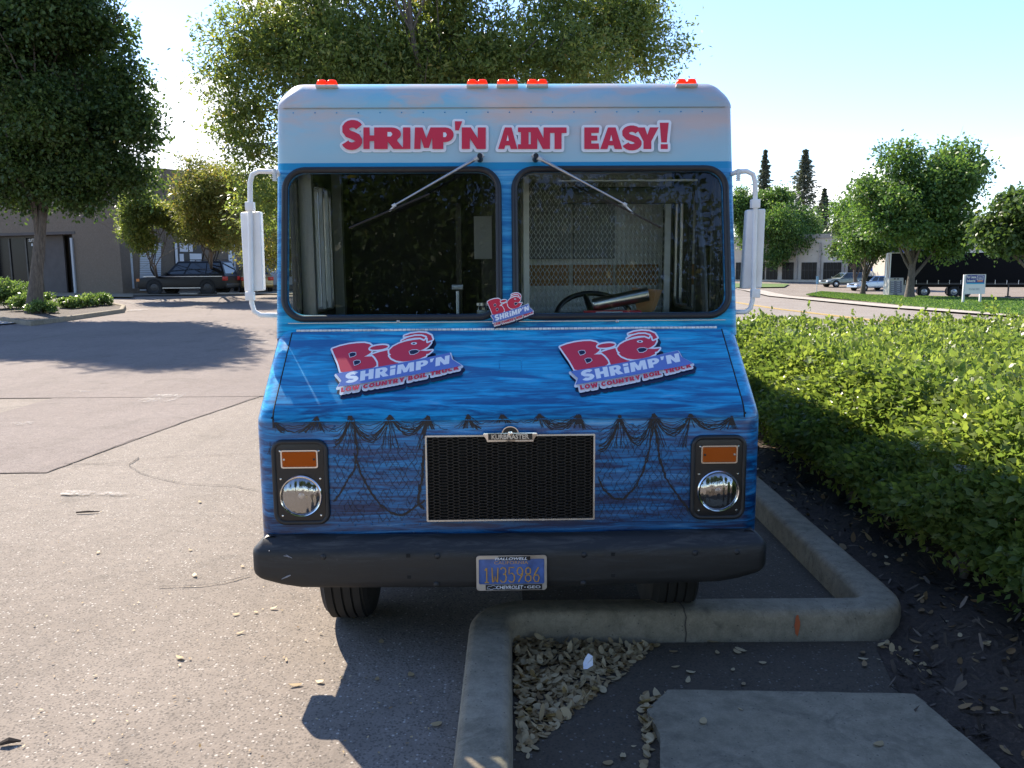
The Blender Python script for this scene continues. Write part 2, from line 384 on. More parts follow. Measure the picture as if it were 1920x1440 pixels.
leafmat('leaf_hedge', [(0, (.060, .10, .032)), (.35, (.125, .18, .050)), (.75, (.235, .285, .075)), (.92, (.36, .36, .13)), (1, (.34, .24, .12))], .30, .52)
leafmat('leaf_dark', [(0, (.035, .065, .026)), (.6, (.070, .115, .036)), (.95, (.12, .17, .05)), (1, (.30, .22, .05))], .38, .42)
leafmat('leaf_mid', [(0, (.060, .100, .034)), (.45, (.15, .195, .06)), (.85, (.24, .26, .075)), (1, (.38, .25, .09))], .38, .5)
leafmat('leaf_autumn', [(0, (.09, .11, .035)), (.5, (.18, .20, .06)), (.85, (.30, .25, .08)), (1, (.42, .20, .07))], .5, .42)
leafmat('leaf_green', [(0, (.035, .080, .028)), (.5, (.080, .15, .042)), (1, (.20, .28, .07))], .45, .42)
leafmat('leaf_shrub', [(0, (.07, .12, .035)), (.6, (.16, .24, .07)), (1, (.30, .36, .16))], .35, .35)
leafmat('needle', [(0, (.06, .075, .06)), (1, (.13, .145, .10))], .6, .2)
# ================================================================== ground
def grid_ground():
    xs = np.concatenate([np.arange(-600, -120, 40), np.arange(-120, 120, 1.5), np.arange(120, 601, 40)])
    ys = np.concatenate([np.arange(-120, 0, 10), np.arange(0, 12, 1.0), np.arange(12, 25, 1.), np.arange(25, 122, 1.0), np.arange(122, 320, 10), np.arange(320, 1501, 60)])
    V = np.array([(x, y, hz(x, y)) for y in ys for x in xs]); nx = len(xs)
    i = np.arange(len(ys) - 1)[:, None] * nx + np.arange(nx - 1)[None, :]
    Fq = np.stack([i, i + 1, i + 1 + nx, i + nx], -1).reshape(-1, 4)
    me = npmesh('ground', V, Fq); o = link('ground', me, MC['asphalt_old']); tag(o, kind='structure')
grid_ground()
def drape(name, quad, m, off=.02, n=None, kind='structure', label=None):
    """quad: four (x,y) corners a,b,c,d ; bilinear sheet laid on the terrain"""
    a, b, c, d = [Vector((q[0], q[1])) for q in quad]
    nu = n or max(1, int(max((b - a).length, (c - d).length) / 1.5)); nv = n or max(1, int(max((d - a).length, (c - b).length) / 1.5))
    V = []; 
    for j in range(nv + 1):
        for i in range(nu + 1):
            u, v = i / nu, j / nv; p = a.lerp(b, u).lerp(d.lerp(c, u), v); V.append((p.x, p.y, hz(p.x, p.y) + off))
    i = np.arange(nv)[:, None] * (nu + 1) + np.arange(nu)[None, :]
    Fq = np.stack([i, i + 1, i + 2 + nu, i + 1 + nu], -1).reshape(-1, 4)
    return tag(link(name, npmesh(name, np.array(V), Fq), m), kind=kind)
def gp(*pts): return [(lambda g: (g.x, g.y))(G(*p)) for p in pts]

# smoother, pinkish resurfaced lot beyond the seam
def poly_sheet(name, pts, m, z, thick=None):
    vs = [Vector((x, y, 0)) for x, y in pts]; tri = tessellate_polygon([vs])
    mb = MB()
    if thick is None: mb.add([(x, y, z) for x, y in pts], [tuple(q) for q in tri])
    else: mb.prism(pts, lambda u, v, h: (u, v, h), z - thick, z)
    return mb
seam = gp((-420, 896), (88, 887), (350, 790), (520, 733), (560, 722))
far = [(-1.0, 14.0), (-2.0, 17.5), (-14, 17.5), (-16, 9)]
pts = seam + [(seam[-1][0] + .3, 11.99), (-60, 11.99), (-60, seam[0][1])]
mb = MB()
for p_, q_ in zip(seam[:-1], seam[1:]): mb.add([(p_[0], p_[1], .006), (q_[0], q_[1], .006), (q_[0], 11.99, .006), (p_[0], 11.99, .006)], [(0, 1, 2, 3)])
tag(mb.build('resurfaced_asphalt', MC['asphalt_patch']), kind='structure')
drape('resurfaced_asphalt_far', [(-60, 11.9), (seam[-1][0] + .3, 11.9), (-1.2, 41), (-60, 41)], MC['asphalt_patch'], .010)

def ribbon_px(name, pts, wd, m, z, parent=None, jit=0.0, sub=1, kind='structure'):
    P = []
    for (a, b) in zip(pts[:-1], pts[1:]):
        for k in range(sub):
            f = k / sub; P.append((a[0] + (b[0] - a[0]) * f, a[1] + (b[1] - a[1]) * f))
    P.append(pts[-1]); g = [G(*p) for p in P]
    L = [Vector((q.x + random.uniform(-jit, jit), q.y + random.uniform(-jit, jit))) for q in g]
    vs = []; fs = []
    for i, q in enumerate(L):
        t_ = (L[min(i + 1, len(L) - 1)] - L[max(i - 1, 0)]).normalized(); nrm = Vector((-t_.y, t_.x)) * wd * .5 * random.uniform(.6, 1.4) if jit else Vector((-t_.y, t_.x)) * wd * .5
        for sgn in (1, -1): v = q + nrm * sgn; vs.append((v.x, v.y, hz(v.x, v.y) + z))
        if i: fs.append((2 * i - 2, 2 * i - 1, 2 * i + 1, 2 * i))
    return tag(MB().add(vs, fs).build(name, m, parent), kind=kind)
ribbon_px('pavement_crack', [(122, 870), (243, 872), (262, 858), (242, 874), (262, 888), (300, 899), (340, 908), (400, 911), (440, 913), (486, 921)], .007, MC['crack_dark'], .011, jit=.012, sub=6)
ribbon_px('pavement_seam', [(-420, 896), (88, 887), (230, 833), (350, 790), (520, 733)], .009, MC['crack_dark'], .012, jit=.012, sub=12)
ribbon_px('pavement_crack', [(120, 876), (300, 858), (484, 851)], .006, MC['crack_dark'], .011, jit=.01, sub=8)
ribbon_px('pavement_crack', [(300, 1102), (380, 1100), (420, 1094), (470, 1080)], .008, MC['crack_dark'], .011, jit=.006, sub=6)
def stripe(q, m='stripe_white', off=.014): drape('painted_stripe', gp(*q), MC[m], off, n=4)
stripe([(248, 757), (322, 755), (352, 740), (288, 741)]); stripe([(-20, 802), (60, 797), (66, 791), (-20, 797)]); stripe([(132, 735), (172, 737), (170, 734), (130, 733)])
stripe([(112, 930), (236, 932), (240, 926), (120, 921)])
stripe([(470, 646), (505, 644), (502, 641), (470, 643)])
for q in ([(222, 565), (250, 572), (258, 570), (232, 564)], [(248, 562), (300, 571), (312, 571), (262, 561)], [(282, 561), (322, 570), (332, 569), (295, 560)],
          [(330, 565), (372, 568), (380, 566), (345, 563)], [(262, 577), (310, 578), (308, 573), (258, 574)], [(238, 585), (278, 583), (276, 580), (240, 582)]):
    stripe([(a, b) for a, b in q], off=.03)

# ---- right-hand street, pavement, lawns
Yel = 'stripe_yellow'
hx = 7.2
S0, S1, S2, S3 = G(1383, 543), G(1512, 556), G(1652, 572), G(1920, 599)
def lerp2(a, b, u): return (a[0] + (b[0] - a[0]) * u, a[1] + (b[1] - a[1]) * u)
e_far = (S0.x - (S3.x - S0.x) * .9, S0.y + (S0.y - S3.y) * .9); e_near = (S3.x + (S3.x - S0.x) * 1.2, S3.y - (S0.y - S3.y) * 1.2)
ux, uy = e_near[0] - e_far[0], e_near[1] - e_far[1]; ul = math.hypot(ux, uy); ux /= ul; uy /= ul; nx_, ny_ = -uy, ux   # away from road
if nx_ < 0: nx_, ny_ = -nx_, -ny_
def off2(p, d): return (p[0] + nx_ * d, p[1] + ny_ * d)
drape('road', [off2(e_far, -13), off2(e_near, -13), e_near, e_far], MC['asphalt_road'], .02)
drape('road_line', [off2(e_far, -6.6), off2(e_near, -6.6), off2(e_near, -6.45), off2(e_far, -6.45)], MC[Yel], .035)
drape('road_line', [off2(e_far, -6.3), off2(e_near, -6.3), off2(e_near, -6.15), off2(e_far, -6.15)], MC[Yel], .035)
drape('road_line', [off2(e_far, -12.4), off2(e_near, -12.4), off2(e_near, -12.25), off2(e_far, -12.25)], MC['stripe_white'], .035)
lawn_pts_near = gp((1505, 556.5), (1640, 571), (1760, 583), (1960, 603)); 
drape('pavement', [off2(lerp2(e_far, e_near, .30), .1), off2(e_near, .1), off2(e_near, 2.0), off2(lerp2(e_far, e_near, .30), 2.0)], MC['concrete_pale'], .10)
drape('kerb_line', [off2(e_far, .0), off2(e_near, .0), off2(e_near, .16), off2(e_far, .16)], MC['concrete_pale'], .12)
def lawn(quad, name='lawn'):
    return drape(name, quad, MC['lawn'], .14)
lawn(gp((1511, 555), (1652, 568), (1650, 556), (1540, 549))); lawn(gp((1652, 568), (1960, 600), (1960, 565), (1650, 556))); lawn(gp((1375, 541), (1470, 540), (1480, 534), (1375, 533)))
# grass blades as stuff on the lawn strip
def blades(n, quad, name):
    q = [Vector((*p, 0)) for p in quad]; u = rng.random(n); v = rng.random(n)
    P = np.array([tuple(q[0].lerp(q[1], a).lerp(q[3].lerp(q[2], a), b)) for a, b in zip(u, v)])
    P[:, 2] = [hz(x, y) + .13 for x, y, _ in P]; an = rng.random(n) * PI; h = .05 + .07 * rng.random(n)
    d = np.stack([np.cos(an), np.sin(an), 0 * an], 1) * .05; top = P + np.stack([rng.normal(0, .02, n), rng.normal(0, .02, n), h], 1)
    V = np.concatenate([P - d, P + d, top]); Fq = np.stack([np.arange(n), np.arange(n) + n, np.arange(n) + 2 * n], 1)
    tag(link(name, npmesh(name, V, Fq, rng.random(n)), MC['leaf_green']), 'short mown green grass on the verge across the street', 'grass', kind='stuff')
blades(30000, gp((1511, 555), (1960, 600), (1960, 565), (1540, 549)), 'grass')

# ---- kerbs round the parking stall
def kerb(name, path, wd, h, m, closed=False, label=None, base=None, r=.035, cat='kerb'):
    prof = [(-wd / 2 - .012, -.03), (-wd / 2, h - r), (-wd / 2 + r * .3, h - r * .3), (-wd / 2 + r, h), (wd / 2 - r, h), (wd / 2 - r * .3, h - r * .3), (wd / 2, h - r), (wd / 2 + .012, -.03)]
    P = [Vector(p) for p in path]; n = len(P); vs = []; fs = []
    for i, p in enumerate(P):
        a = (P[i] - P[i - 1]) if (i or closed) else (P[1] - P[0]); b_ = (P[(i + 1) % n] - P[i]) if (i < n - 1 or closed) else a
        a = a.normalized(); b_ = b_.normalized(); t_ = (a + b_).normalized(); nn = Vector((t_.y, -t_.x)); k = 1 / max(.5, nn.dot(Vector((a.y, -a.x))))
        for (u, z) in prof:
            q = p + nn * u * k; vs.append((q.x, q.y, z + (hz(q.x, q.y) if base is None else base)))
    m_ = len(prof)
    for i in range(n if closed else n - 1):
        j = (i + 1) % n
        for k in range(m_ - 1): fs.append((i * m_ + k, i * m_ + k + 1, j * m_ + k + 1, j * m_ + k))
    if not closed: fs += [tuple(range(m_)), tuple((n - 1) * m_ + k for k in range(m_))]
    o = MB().add(vs, fs).build(name, m, None, smooth=50)
    if label: tag(o, label, cat)
    else: tag(o, kind='structure')
    return o
arc = lambda cx, cy, r, a0, a1, n: [(cx + r * math.cos(R(a0 + (a1 - a0) * i / n)), cy + r * math.sin(R(a0 + (a1 - a0) * i / n))) for i in range(n + 1)]
leg = [(-.115, y) for y in np.linspace(-1.5, 3.74, 12)] + arc(.085, 3.79, .20, 172, 95, 5) + [(x, 3.99) for x in np.linspace(.18, 1.71, 8)] + arc(1.76, 4.13, .14, -80, -5, 4) + [(1.905, y) for y in np.linspace(4.3, 14, 14)]
KB = kerb('stall_kerb', leg, .20, .155, MC['concrete_kerb'], label='weathered concrete kerb running under the truck bumper and along its far side')
def blobpatch(name, cx, cy, cz, w_, h_, axis, m, parent, n=14, jit=.25):
    vs = []
    for k in range(n):
        a = 2 * PI * k / n; r = 1 + random.uniform(-jit, jit); u, v = math.cos(a) * w_ * r / 2, math.sin(a) * h_ * r / 2
        vs.append((cx + u, cy, cz + v) if axis == 'Y' else (cx + u, cy + v, cz))
    return MB().add(vs, [tuple(range(n))]).build(name, m, parent)
# rust-orange survey mark and hairline joint on the cross kerb
blobpatch('orange_mark', 1.40, 3.8790, .085, .03, .12, 'Y', MC['orange_mark'], KB)
vs = []; fs = []
path = [(.843, 3.995 + .02, .1575), (.85, 3.93, .1575), (.845, 3.905, .1565), (.852, 3.8855, .13), (.846, 3.882, .09), (.853, 3.8795, .05), (.848, 3.8765, .005)]
for i, (x, y, z) in enumerate(path):
    vs += [(x - .003, y, z), (x + .003, y, z)]
    if i: fs.append((2 * i - 2, 2 * i - 1, 2 * i + 1, 2 * i))
MB().add(vs, fs).build('kerb_crack', MC['crack_dark'], KB)

# darker asphalt pocket inside the kerbs, mulch bed, slab
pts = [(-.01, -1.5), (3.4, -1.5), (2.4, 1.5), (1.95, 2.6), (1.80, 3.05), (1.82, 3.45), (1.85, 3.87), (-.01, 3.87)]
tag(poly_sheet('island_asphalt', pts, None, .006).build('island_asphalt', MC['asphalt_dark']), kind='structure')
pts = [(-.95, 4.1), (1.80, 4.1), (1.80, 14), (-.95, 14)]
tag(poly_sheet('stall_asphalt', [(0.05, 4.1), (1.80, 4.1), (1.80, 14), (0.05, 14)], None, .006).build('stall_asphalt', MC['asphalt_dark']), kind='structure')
sl_pts = [(g.x, g.y) for g in (G(1252, 1313), G(1712, 1321), G(1850, 1440), G(1990, 1580), G(1240, 1560), G(1237, 1400), G(1212, 1352))]
def rough_edge(P, st=.05, j=.0028):
    out = []
    for a_, b_ in zip(P, P[1:] + P[:1]):
        n_ = max(1, int(math.dist(a_, b_) / st))
        for k in range(n_): f = k / n_; out.append((a_[0] + (b_[0] - a_[0]) * f + random.uniform(-j, j), a_[1] + (b_[1] - a_[1]) * f + random.uniform(-j, j)))
    return out
sl_pts = rough_edge(sl_pts)
sb = poly_sheet('slab', sl_pts, None, .05, .06).build('concrete_slab', MC['concrete_slab'])
tag(sb, kind='structure')
# mulch bed (undulating)
def bed():
    xs = np.arange(1.30, 9.6, .10); ys = np.arange(-1.5, 12.0, .10); V = []
    edge = lambda y: 1.93 if y > 3.95 else float(np.interp(y, [-1.5, 1.5, 2.6, 2.9, 3.15, 3.45, 3.80, 3.95], [3.3, 2.3, 1.86, 1.76, 1.64, 1.68, 1.76, 1.93]))
    for y in ys:
        e = edge(y)
        for i, x in enumerate(xs):
            X = e + (x - 1.3) * (9.5 - e) / 8.2; k = sstep(0, .5, X - e)
            z = .012 + .10 * k + .018 * math.sin(X * 7 + y * 3) * k + .015 * math.sin(y * 9 - X * 4) * k + random.uniform(-.006, .006)
            if y > 3.95: z += .05 * (1 - k)
            V.append((X, y, z))
    nx = len(xs); i = np.arange(len(ys) - 1)[:, None] * nx + np.arange(nx - 1)[None, :]
    Fq = np.stack([i, i + 1, i + 1 + nx, i + nx], -1).reshape(-1, 4)
    return tag(link('mulch_bed', npmesh('mulch_bed', np.array(V), Fq), MC['mulch'], smooth=80), kind='structure')
bed()
def bedz(X, y):
    e = 1.93 if y > 3.95 else float(np.interp(y, [-1.5, 1.5, 2.6, 2.9, 3.15, 3.45, 3.80, 3.95], [3.3, 2.3, 1.86, 1.76, 1.64, 1.68, 1.76, 1.93])); k = sstep(0, .5, X - e)
    return .012 + .10 * k + .018 * math.sin(X * 7 + y * 3) * k + .015 * math.sin(y * 9 - X * 4) * k + (.05 * (1 - k) if y > 3.95 else 0)
mat('bark_chip', (.085, .062, .048), .9, var=.5, vscale=5); leafmat('chip', [(0, (.02, .014, .01)), (.7, (.075, .055, .04)), (1, (.22, .17, .13))], .9, 0.0)
def flakes(name, pts, size, m, aspect=.5, tilt=.4, tone=None, curl=.15, seg=8, seed=3):
    """irregular oval leaves / chips; pts (n,3)"""
    r = np.random.default_rng(seed); n = len(pts); pts = np.asarray(pts); L = size[0] + (size[1] - size[0]) * r.random(n)
    a = 2 * PI * np.arange(seg) / seg; yaw = r.random(n) * 2 * PI; tx = r.normal(0, tilt, n); ty = r.normal(0, tilt, n)
    u = np.cos(a)[None] * L[:, None] / 2 * (1 + .05 * r.normal(size=(n, seg))); tip = np.where(np.arange(seg) == 0, 1.18, 1.0)[None]; u = u * tip
    v = np.sin(a)[None] * (L * aspect * (.75 + .5 * r.random(n)))[:, None] / 2
    h = curl * (u ** 2 + 1.6 * v ** 2) / L[:, None] * (.4 + 1.2 * r.random(n))[:, None]
    # rotate
    cy, sy = np.cos(yaw)[:, None], np.sin(yaw)[:, None]
    X = u * cy - v * sy; Y = u * sy + v * cy; Z = h + X * np.tan(np.clip(tx, -1, 1))[:, None] + Y * np.tan(np.clip(ty, -1, 1))[:, None]
    Z = Z - Z.min(1, keepdims=True) * .9
    V = np.stack([X + pts[:, :1], Y + pts[:, 1:2], Z + pts[:, 2:3]], -1).reshape(-1, 3)
    Fq = np.arange(n * seg).reshape(n, seg)
    return npmesh(name, V, Fq, r.random(n) if tone is None else tone)
# bark chips over the mulch
n = 9000; P = []
while len(P) < n:
    x = 1.4 + (random.random() ** 1.5) * 4.2; y = random.uniform(.5, 9.5)
    e = 1.99 if y > 3.93 else float(np.interp(y, [-1.5, 2.6, 3.05, 3.45, 3.95], [1.40, 1.42, 1.55, 1.66, 1.99]))
    if x > e: P.append((x, y, bedz(x, y) - .002))
tag(link('bark_chips', flakes('chips', P, (.02, .075), MC['chip'], .28, .35, curl=.05, seg=5), MC['chip']), 'dark shredded bark chips covering the bed under the hedge', 'mulch', kind='stuff')

# ---- fallen leaves
def leafproto(seed):
    me = flakes('fallen_leaf', [(0, 0, 0)], (.052, .052), None, .52, .12, tone=[random.random()], curl=.55, seg=14, seed=seed)
    me.materials.append(MC['leaf_dry']); return me
LM = [leafproto(100 + i) for i in range(7)]
def fleaf(px, py, s, label, z=0.008, grp='single dry leaves scattered on the ground'):
    g = G(px, py); o = bpy.data.objects.new('fallen_leaf', random.choice(LM)); C.objects.link(o)
    o.location = (g.x, g.y, z); s *= .82; o.scale = (s, s * random.uniform(.8, 1.1), s); o.rotation_euler = (0, 0, random.uniform(0, 6.28)); tag(o, label, 'leaf', grp)
for px, py, s, lb in [
    (715, 1206, 1.05, 'dry leaf alone in the shade just behind the mirror shadow, topmost there'), (771, 1268, 1.2, 'pale pointed leaf in the truck shadow beside the concrete kerb leg'),
    (707, 1276, .8, 'dull greenish leaf in the truck shadow next to the pale pointed one'), (640, 1274, .8, 'small curled leaf standing up at the sunlit notch of the shadow'),
    (600, 1281, .9, 'small cream leaf between the curled leaf and the flat white leaf'), (555, 1287, 1.3, 'larger flat white leaf on sunlit asphalt near the shadow notch'),
    (537, 1240, .7, 'tiny tan leaf on sunlit asphalt above the flat white leaf'), (513, 1143, .9, 'pale leaf on sunny asphalt beside the front tyre'),
    (450, 1189, 1.0, 'cream leaf on sunny asphalt in front of the bumper corner'), (338, 1236, 1.1, 'bright white roundish leaf alone on the open sunny asphalt'),
    (365, 1081, 1.2, 'long pale leaf on the thin dark crack in front of the headlight'), (357, 1033, .8, 'small white leaf on sunny asphalt level with the bumper top'),
    (184, 1038, .9, 'beige sliver of leaf far out on the sunny asphalt'), (375, 943, 1.0, 'whitish leaf on asphalt below the winding crack'),
    (455, 1064, .8, 'round pale leaf on asphalt close to the bumper end'), (819, 1361, 1.2, 'brown folded leaf in the truck shadow near the sunlit kerb patch'),
    (480, 1150, .6, 'small leaf chip just below the bumper end on sunlit asphalt'), (443, 1154, .8, 'brownish flat leaf beside the cream leaf in the sun')]:
    fleaf(px, py, s * 1.0, lb)
for px, py, s, lb in [
    (1335, 1207, 1.25, 'round tan leaf lying against the foot of the cross kerb'), (1262, 1226, .9, 'leaf beside the cross kerb between the pile and the round tan leaf'), (1345, 1228, .8, 'greyish leaf just in front of the round tan leaf'),
    (1382, 1227, 1.1, 'pointed leaf overlapping another in front of the cross kerb joint'), (1388, 1223, 1.3, 'broad leaf lying on the pointed one in front of the cross kerb'), (1430, 1247, .8, 'white sliver of leaf on the dark asphalt pocket'),
    (1617, 1240, 1.0, 'pale green leaf on dark asphalt towards the mulch corner'), (1131, 1299, 1.2, 'long cream leaf alone on the dark asphalt beside the pile'), (1266, 1255, .9, 'small yellowish leaf on dark asphalt above the slab'),
    (1294, 1265, 1.1, 'tan folded leaf on dark asphalt above the middle of the slab'), (1290, 1281, .9, 'grey curled leaf just in front of the tan folded leaf'), (1374, 1260, .7, 'brown upright leaf fragment on dark asphalt above the slab'),
    (1394, 1287, .7, 'small pale leaf tip close to the back edge of the slab'), (1003, 1408, 1.1, 'pale leaf on dark asphalt near the sunlit kerb patch'), (1168, 1424, 1.2, 'yellow leaf at the front of the strip between kerb and slab'),
    (990, 1424, .7, 'small leaf tucked beside the kerb leg near the sunlit patch'), (1140, 1436, 1.0, 'beige leaf beside the yellow one at the front of the strip'), (1188, 1405, .5, 'tiny leaf fragment beside the slab edge')]:
    fleaf(px, py, s, lb, .012)
fleaf(1318, 1375, 1.2, 'cream oval leaf lying on top of the concrete slab', .052); fleaf(1646, 1419, 1.3, 'long tan leaf on the front of the concrete slab', .052); fleaf(1388, 1352, .5, 'tiny dark leaf on the concrete slab', .052)

def pile(name, tri, n, layers, size, label, seed, tone_lo=.2):
    r = random.Random(seed); P = []
    A, B, D_ = [Vector(p) for p in tri]
    for i in range(n):
        u, v = r.random() ** 1.15, r.random() ** 1.15
        if u + v > 1: u, v = 1 - u, 1 - v
        p = A + (B - A) * u + (D_ - A) * v; k = max(0, 1 - (u + v))
        P.append((p.x, p.y, .008 + layers * k * r.random()))
    return tag(link(name, flakes(name, P, size, None, .62, .32, curl=.5, seg=9, seed=seed, tone=np.clip(np.random.default_rng(seed).random(n) * .8 + tone_lo * .3, 0, 1)), MC['leaf_dry']), label, 'leaf pile', kind='stuff')
pile('dry_leaves', [(-.0, 3.86), (.72, 3.84), (.02, 2.92)], 1150, .045, (.022, .045), 'heap of dry beige leaves filling the inner corner of the kerb', 11)
pile('dry_leaves', [(.0, 3.86), (.02, 2.92), (.30, 3.3)], 160, .02, (.024, .048), 'dry beige leaves spreading from the kerb corner along its leg', 12)
g1, g2 = G(1245, 1322), G(1212, 1440)
pile('dry_leaves', [(g1.x - .09, g1.y + .05), (g1.x + .03, g1.y + .02), (g2.x - .01, g2.y)], 90, .03, (.03, .055), 'line of dry leaves caught against the slab edge', 13)
g1 = G(1650, 1222); g2 = G(1745, 1285)
pile('dry_leaves', [(g1.x, g1.y + .05), (g1.x + .30, g1.y + .08), (g2.x + .02, g2.y - .06)], 150, .015, (.02, .042), 'drift of brown leaves where the kerb end meets the mulch', 14, 0)
P = []
for i in range(650):
    y = random.uniform(1.2, 8.5); x = random.uniform(2.0, 3.3) + (0 if y > 3.9 else -.4)
    e = 1.99 if y > 3.93 else 1.62
    if x < e: x = e + .03
    P.append((x, y, bedz(x, y) + .004))
tag(link('dry_leaves', flakes('bed_leaves', P, (.015, .055), None, .55, .35, curl=.5, seg=9, seed=21, tone=np.random.default_rng(5).random(len(P)) ** 1.8), MC['leaf_dry']), 'loose dry leaves strewn over the dark mulch bed', 'leaf litter', kind='stuff')
# tiny litter
P = [(G(random.uniform(-100, 860), random.uniform(900, 1440))) for i in range(260)]
P = [(p.x, p.y, .008) for p in P if not (p.x > -.3 and p.y > .5)]
tag(link('leaf_crumbs', flakes('crumbs', P, (.006, .018), None, .6, .2, curl=.3, seg=6, seed=22), MC['leaf_dry']), 'tiny crumbs of leaf and grit on the sunny asphalt', 'litter', kind='stuff')
mat('stick_dark', (.05, .035, .025), .9); mat('paper_white', (.7, .7, .74), .7)
g = G(164, 964); MB().tube([(g.x - .08, g.y, .014), (g.x, g.y + .005, .017), (g.x + .075, g.y + .02, .013)], [.006, .007, .004], 6)
sk_ = MB().tube([(g.x - .085, g.y, .014), (g.x, g.y + .008, .018), (g.x + .08, g.y + .025, .013)], [.006, .008, .003], 6).build('twig', MC['stick_dark']); tag(sk_, 'dark brown twig lying on the sunny asphalt', 'twig')
g = G(15, 1400); tag(MB().tube([(g.x - .03, g.y, .012), (g.x, g.y + .01, .02), (g.x + .04, g.y + .02, .012)], [.008, .014, .004], 6).build('seed_pod', MC['stick_dark']), 'crumpled dark seed pod at the front of the sunny asphalt', 'seed pod')
# crumpled paper scrap on the leaf heap
g = Vector((.335, 3.52, .055)); r_ = random.Random(4)
vs = [(g.x + .026 * u + r_.uniform(-.008, .008), g.y + .012 * v + r_.uniform(-.01, .01), g.z + .022 * v + r_.uniform(-.012, .016)) for v in range(3) for u in (-.7, 0, .6)]
tag(MB().add(vs, [(0, 1, 4, 3), (1, 2, 5, 4), (3, 4, 7, 6), (4, 5, 8, 7)]).build('paper_scrap', MC['paper_white']), 'crumpled white paper scrap resting on the leaf heap', 'paper')
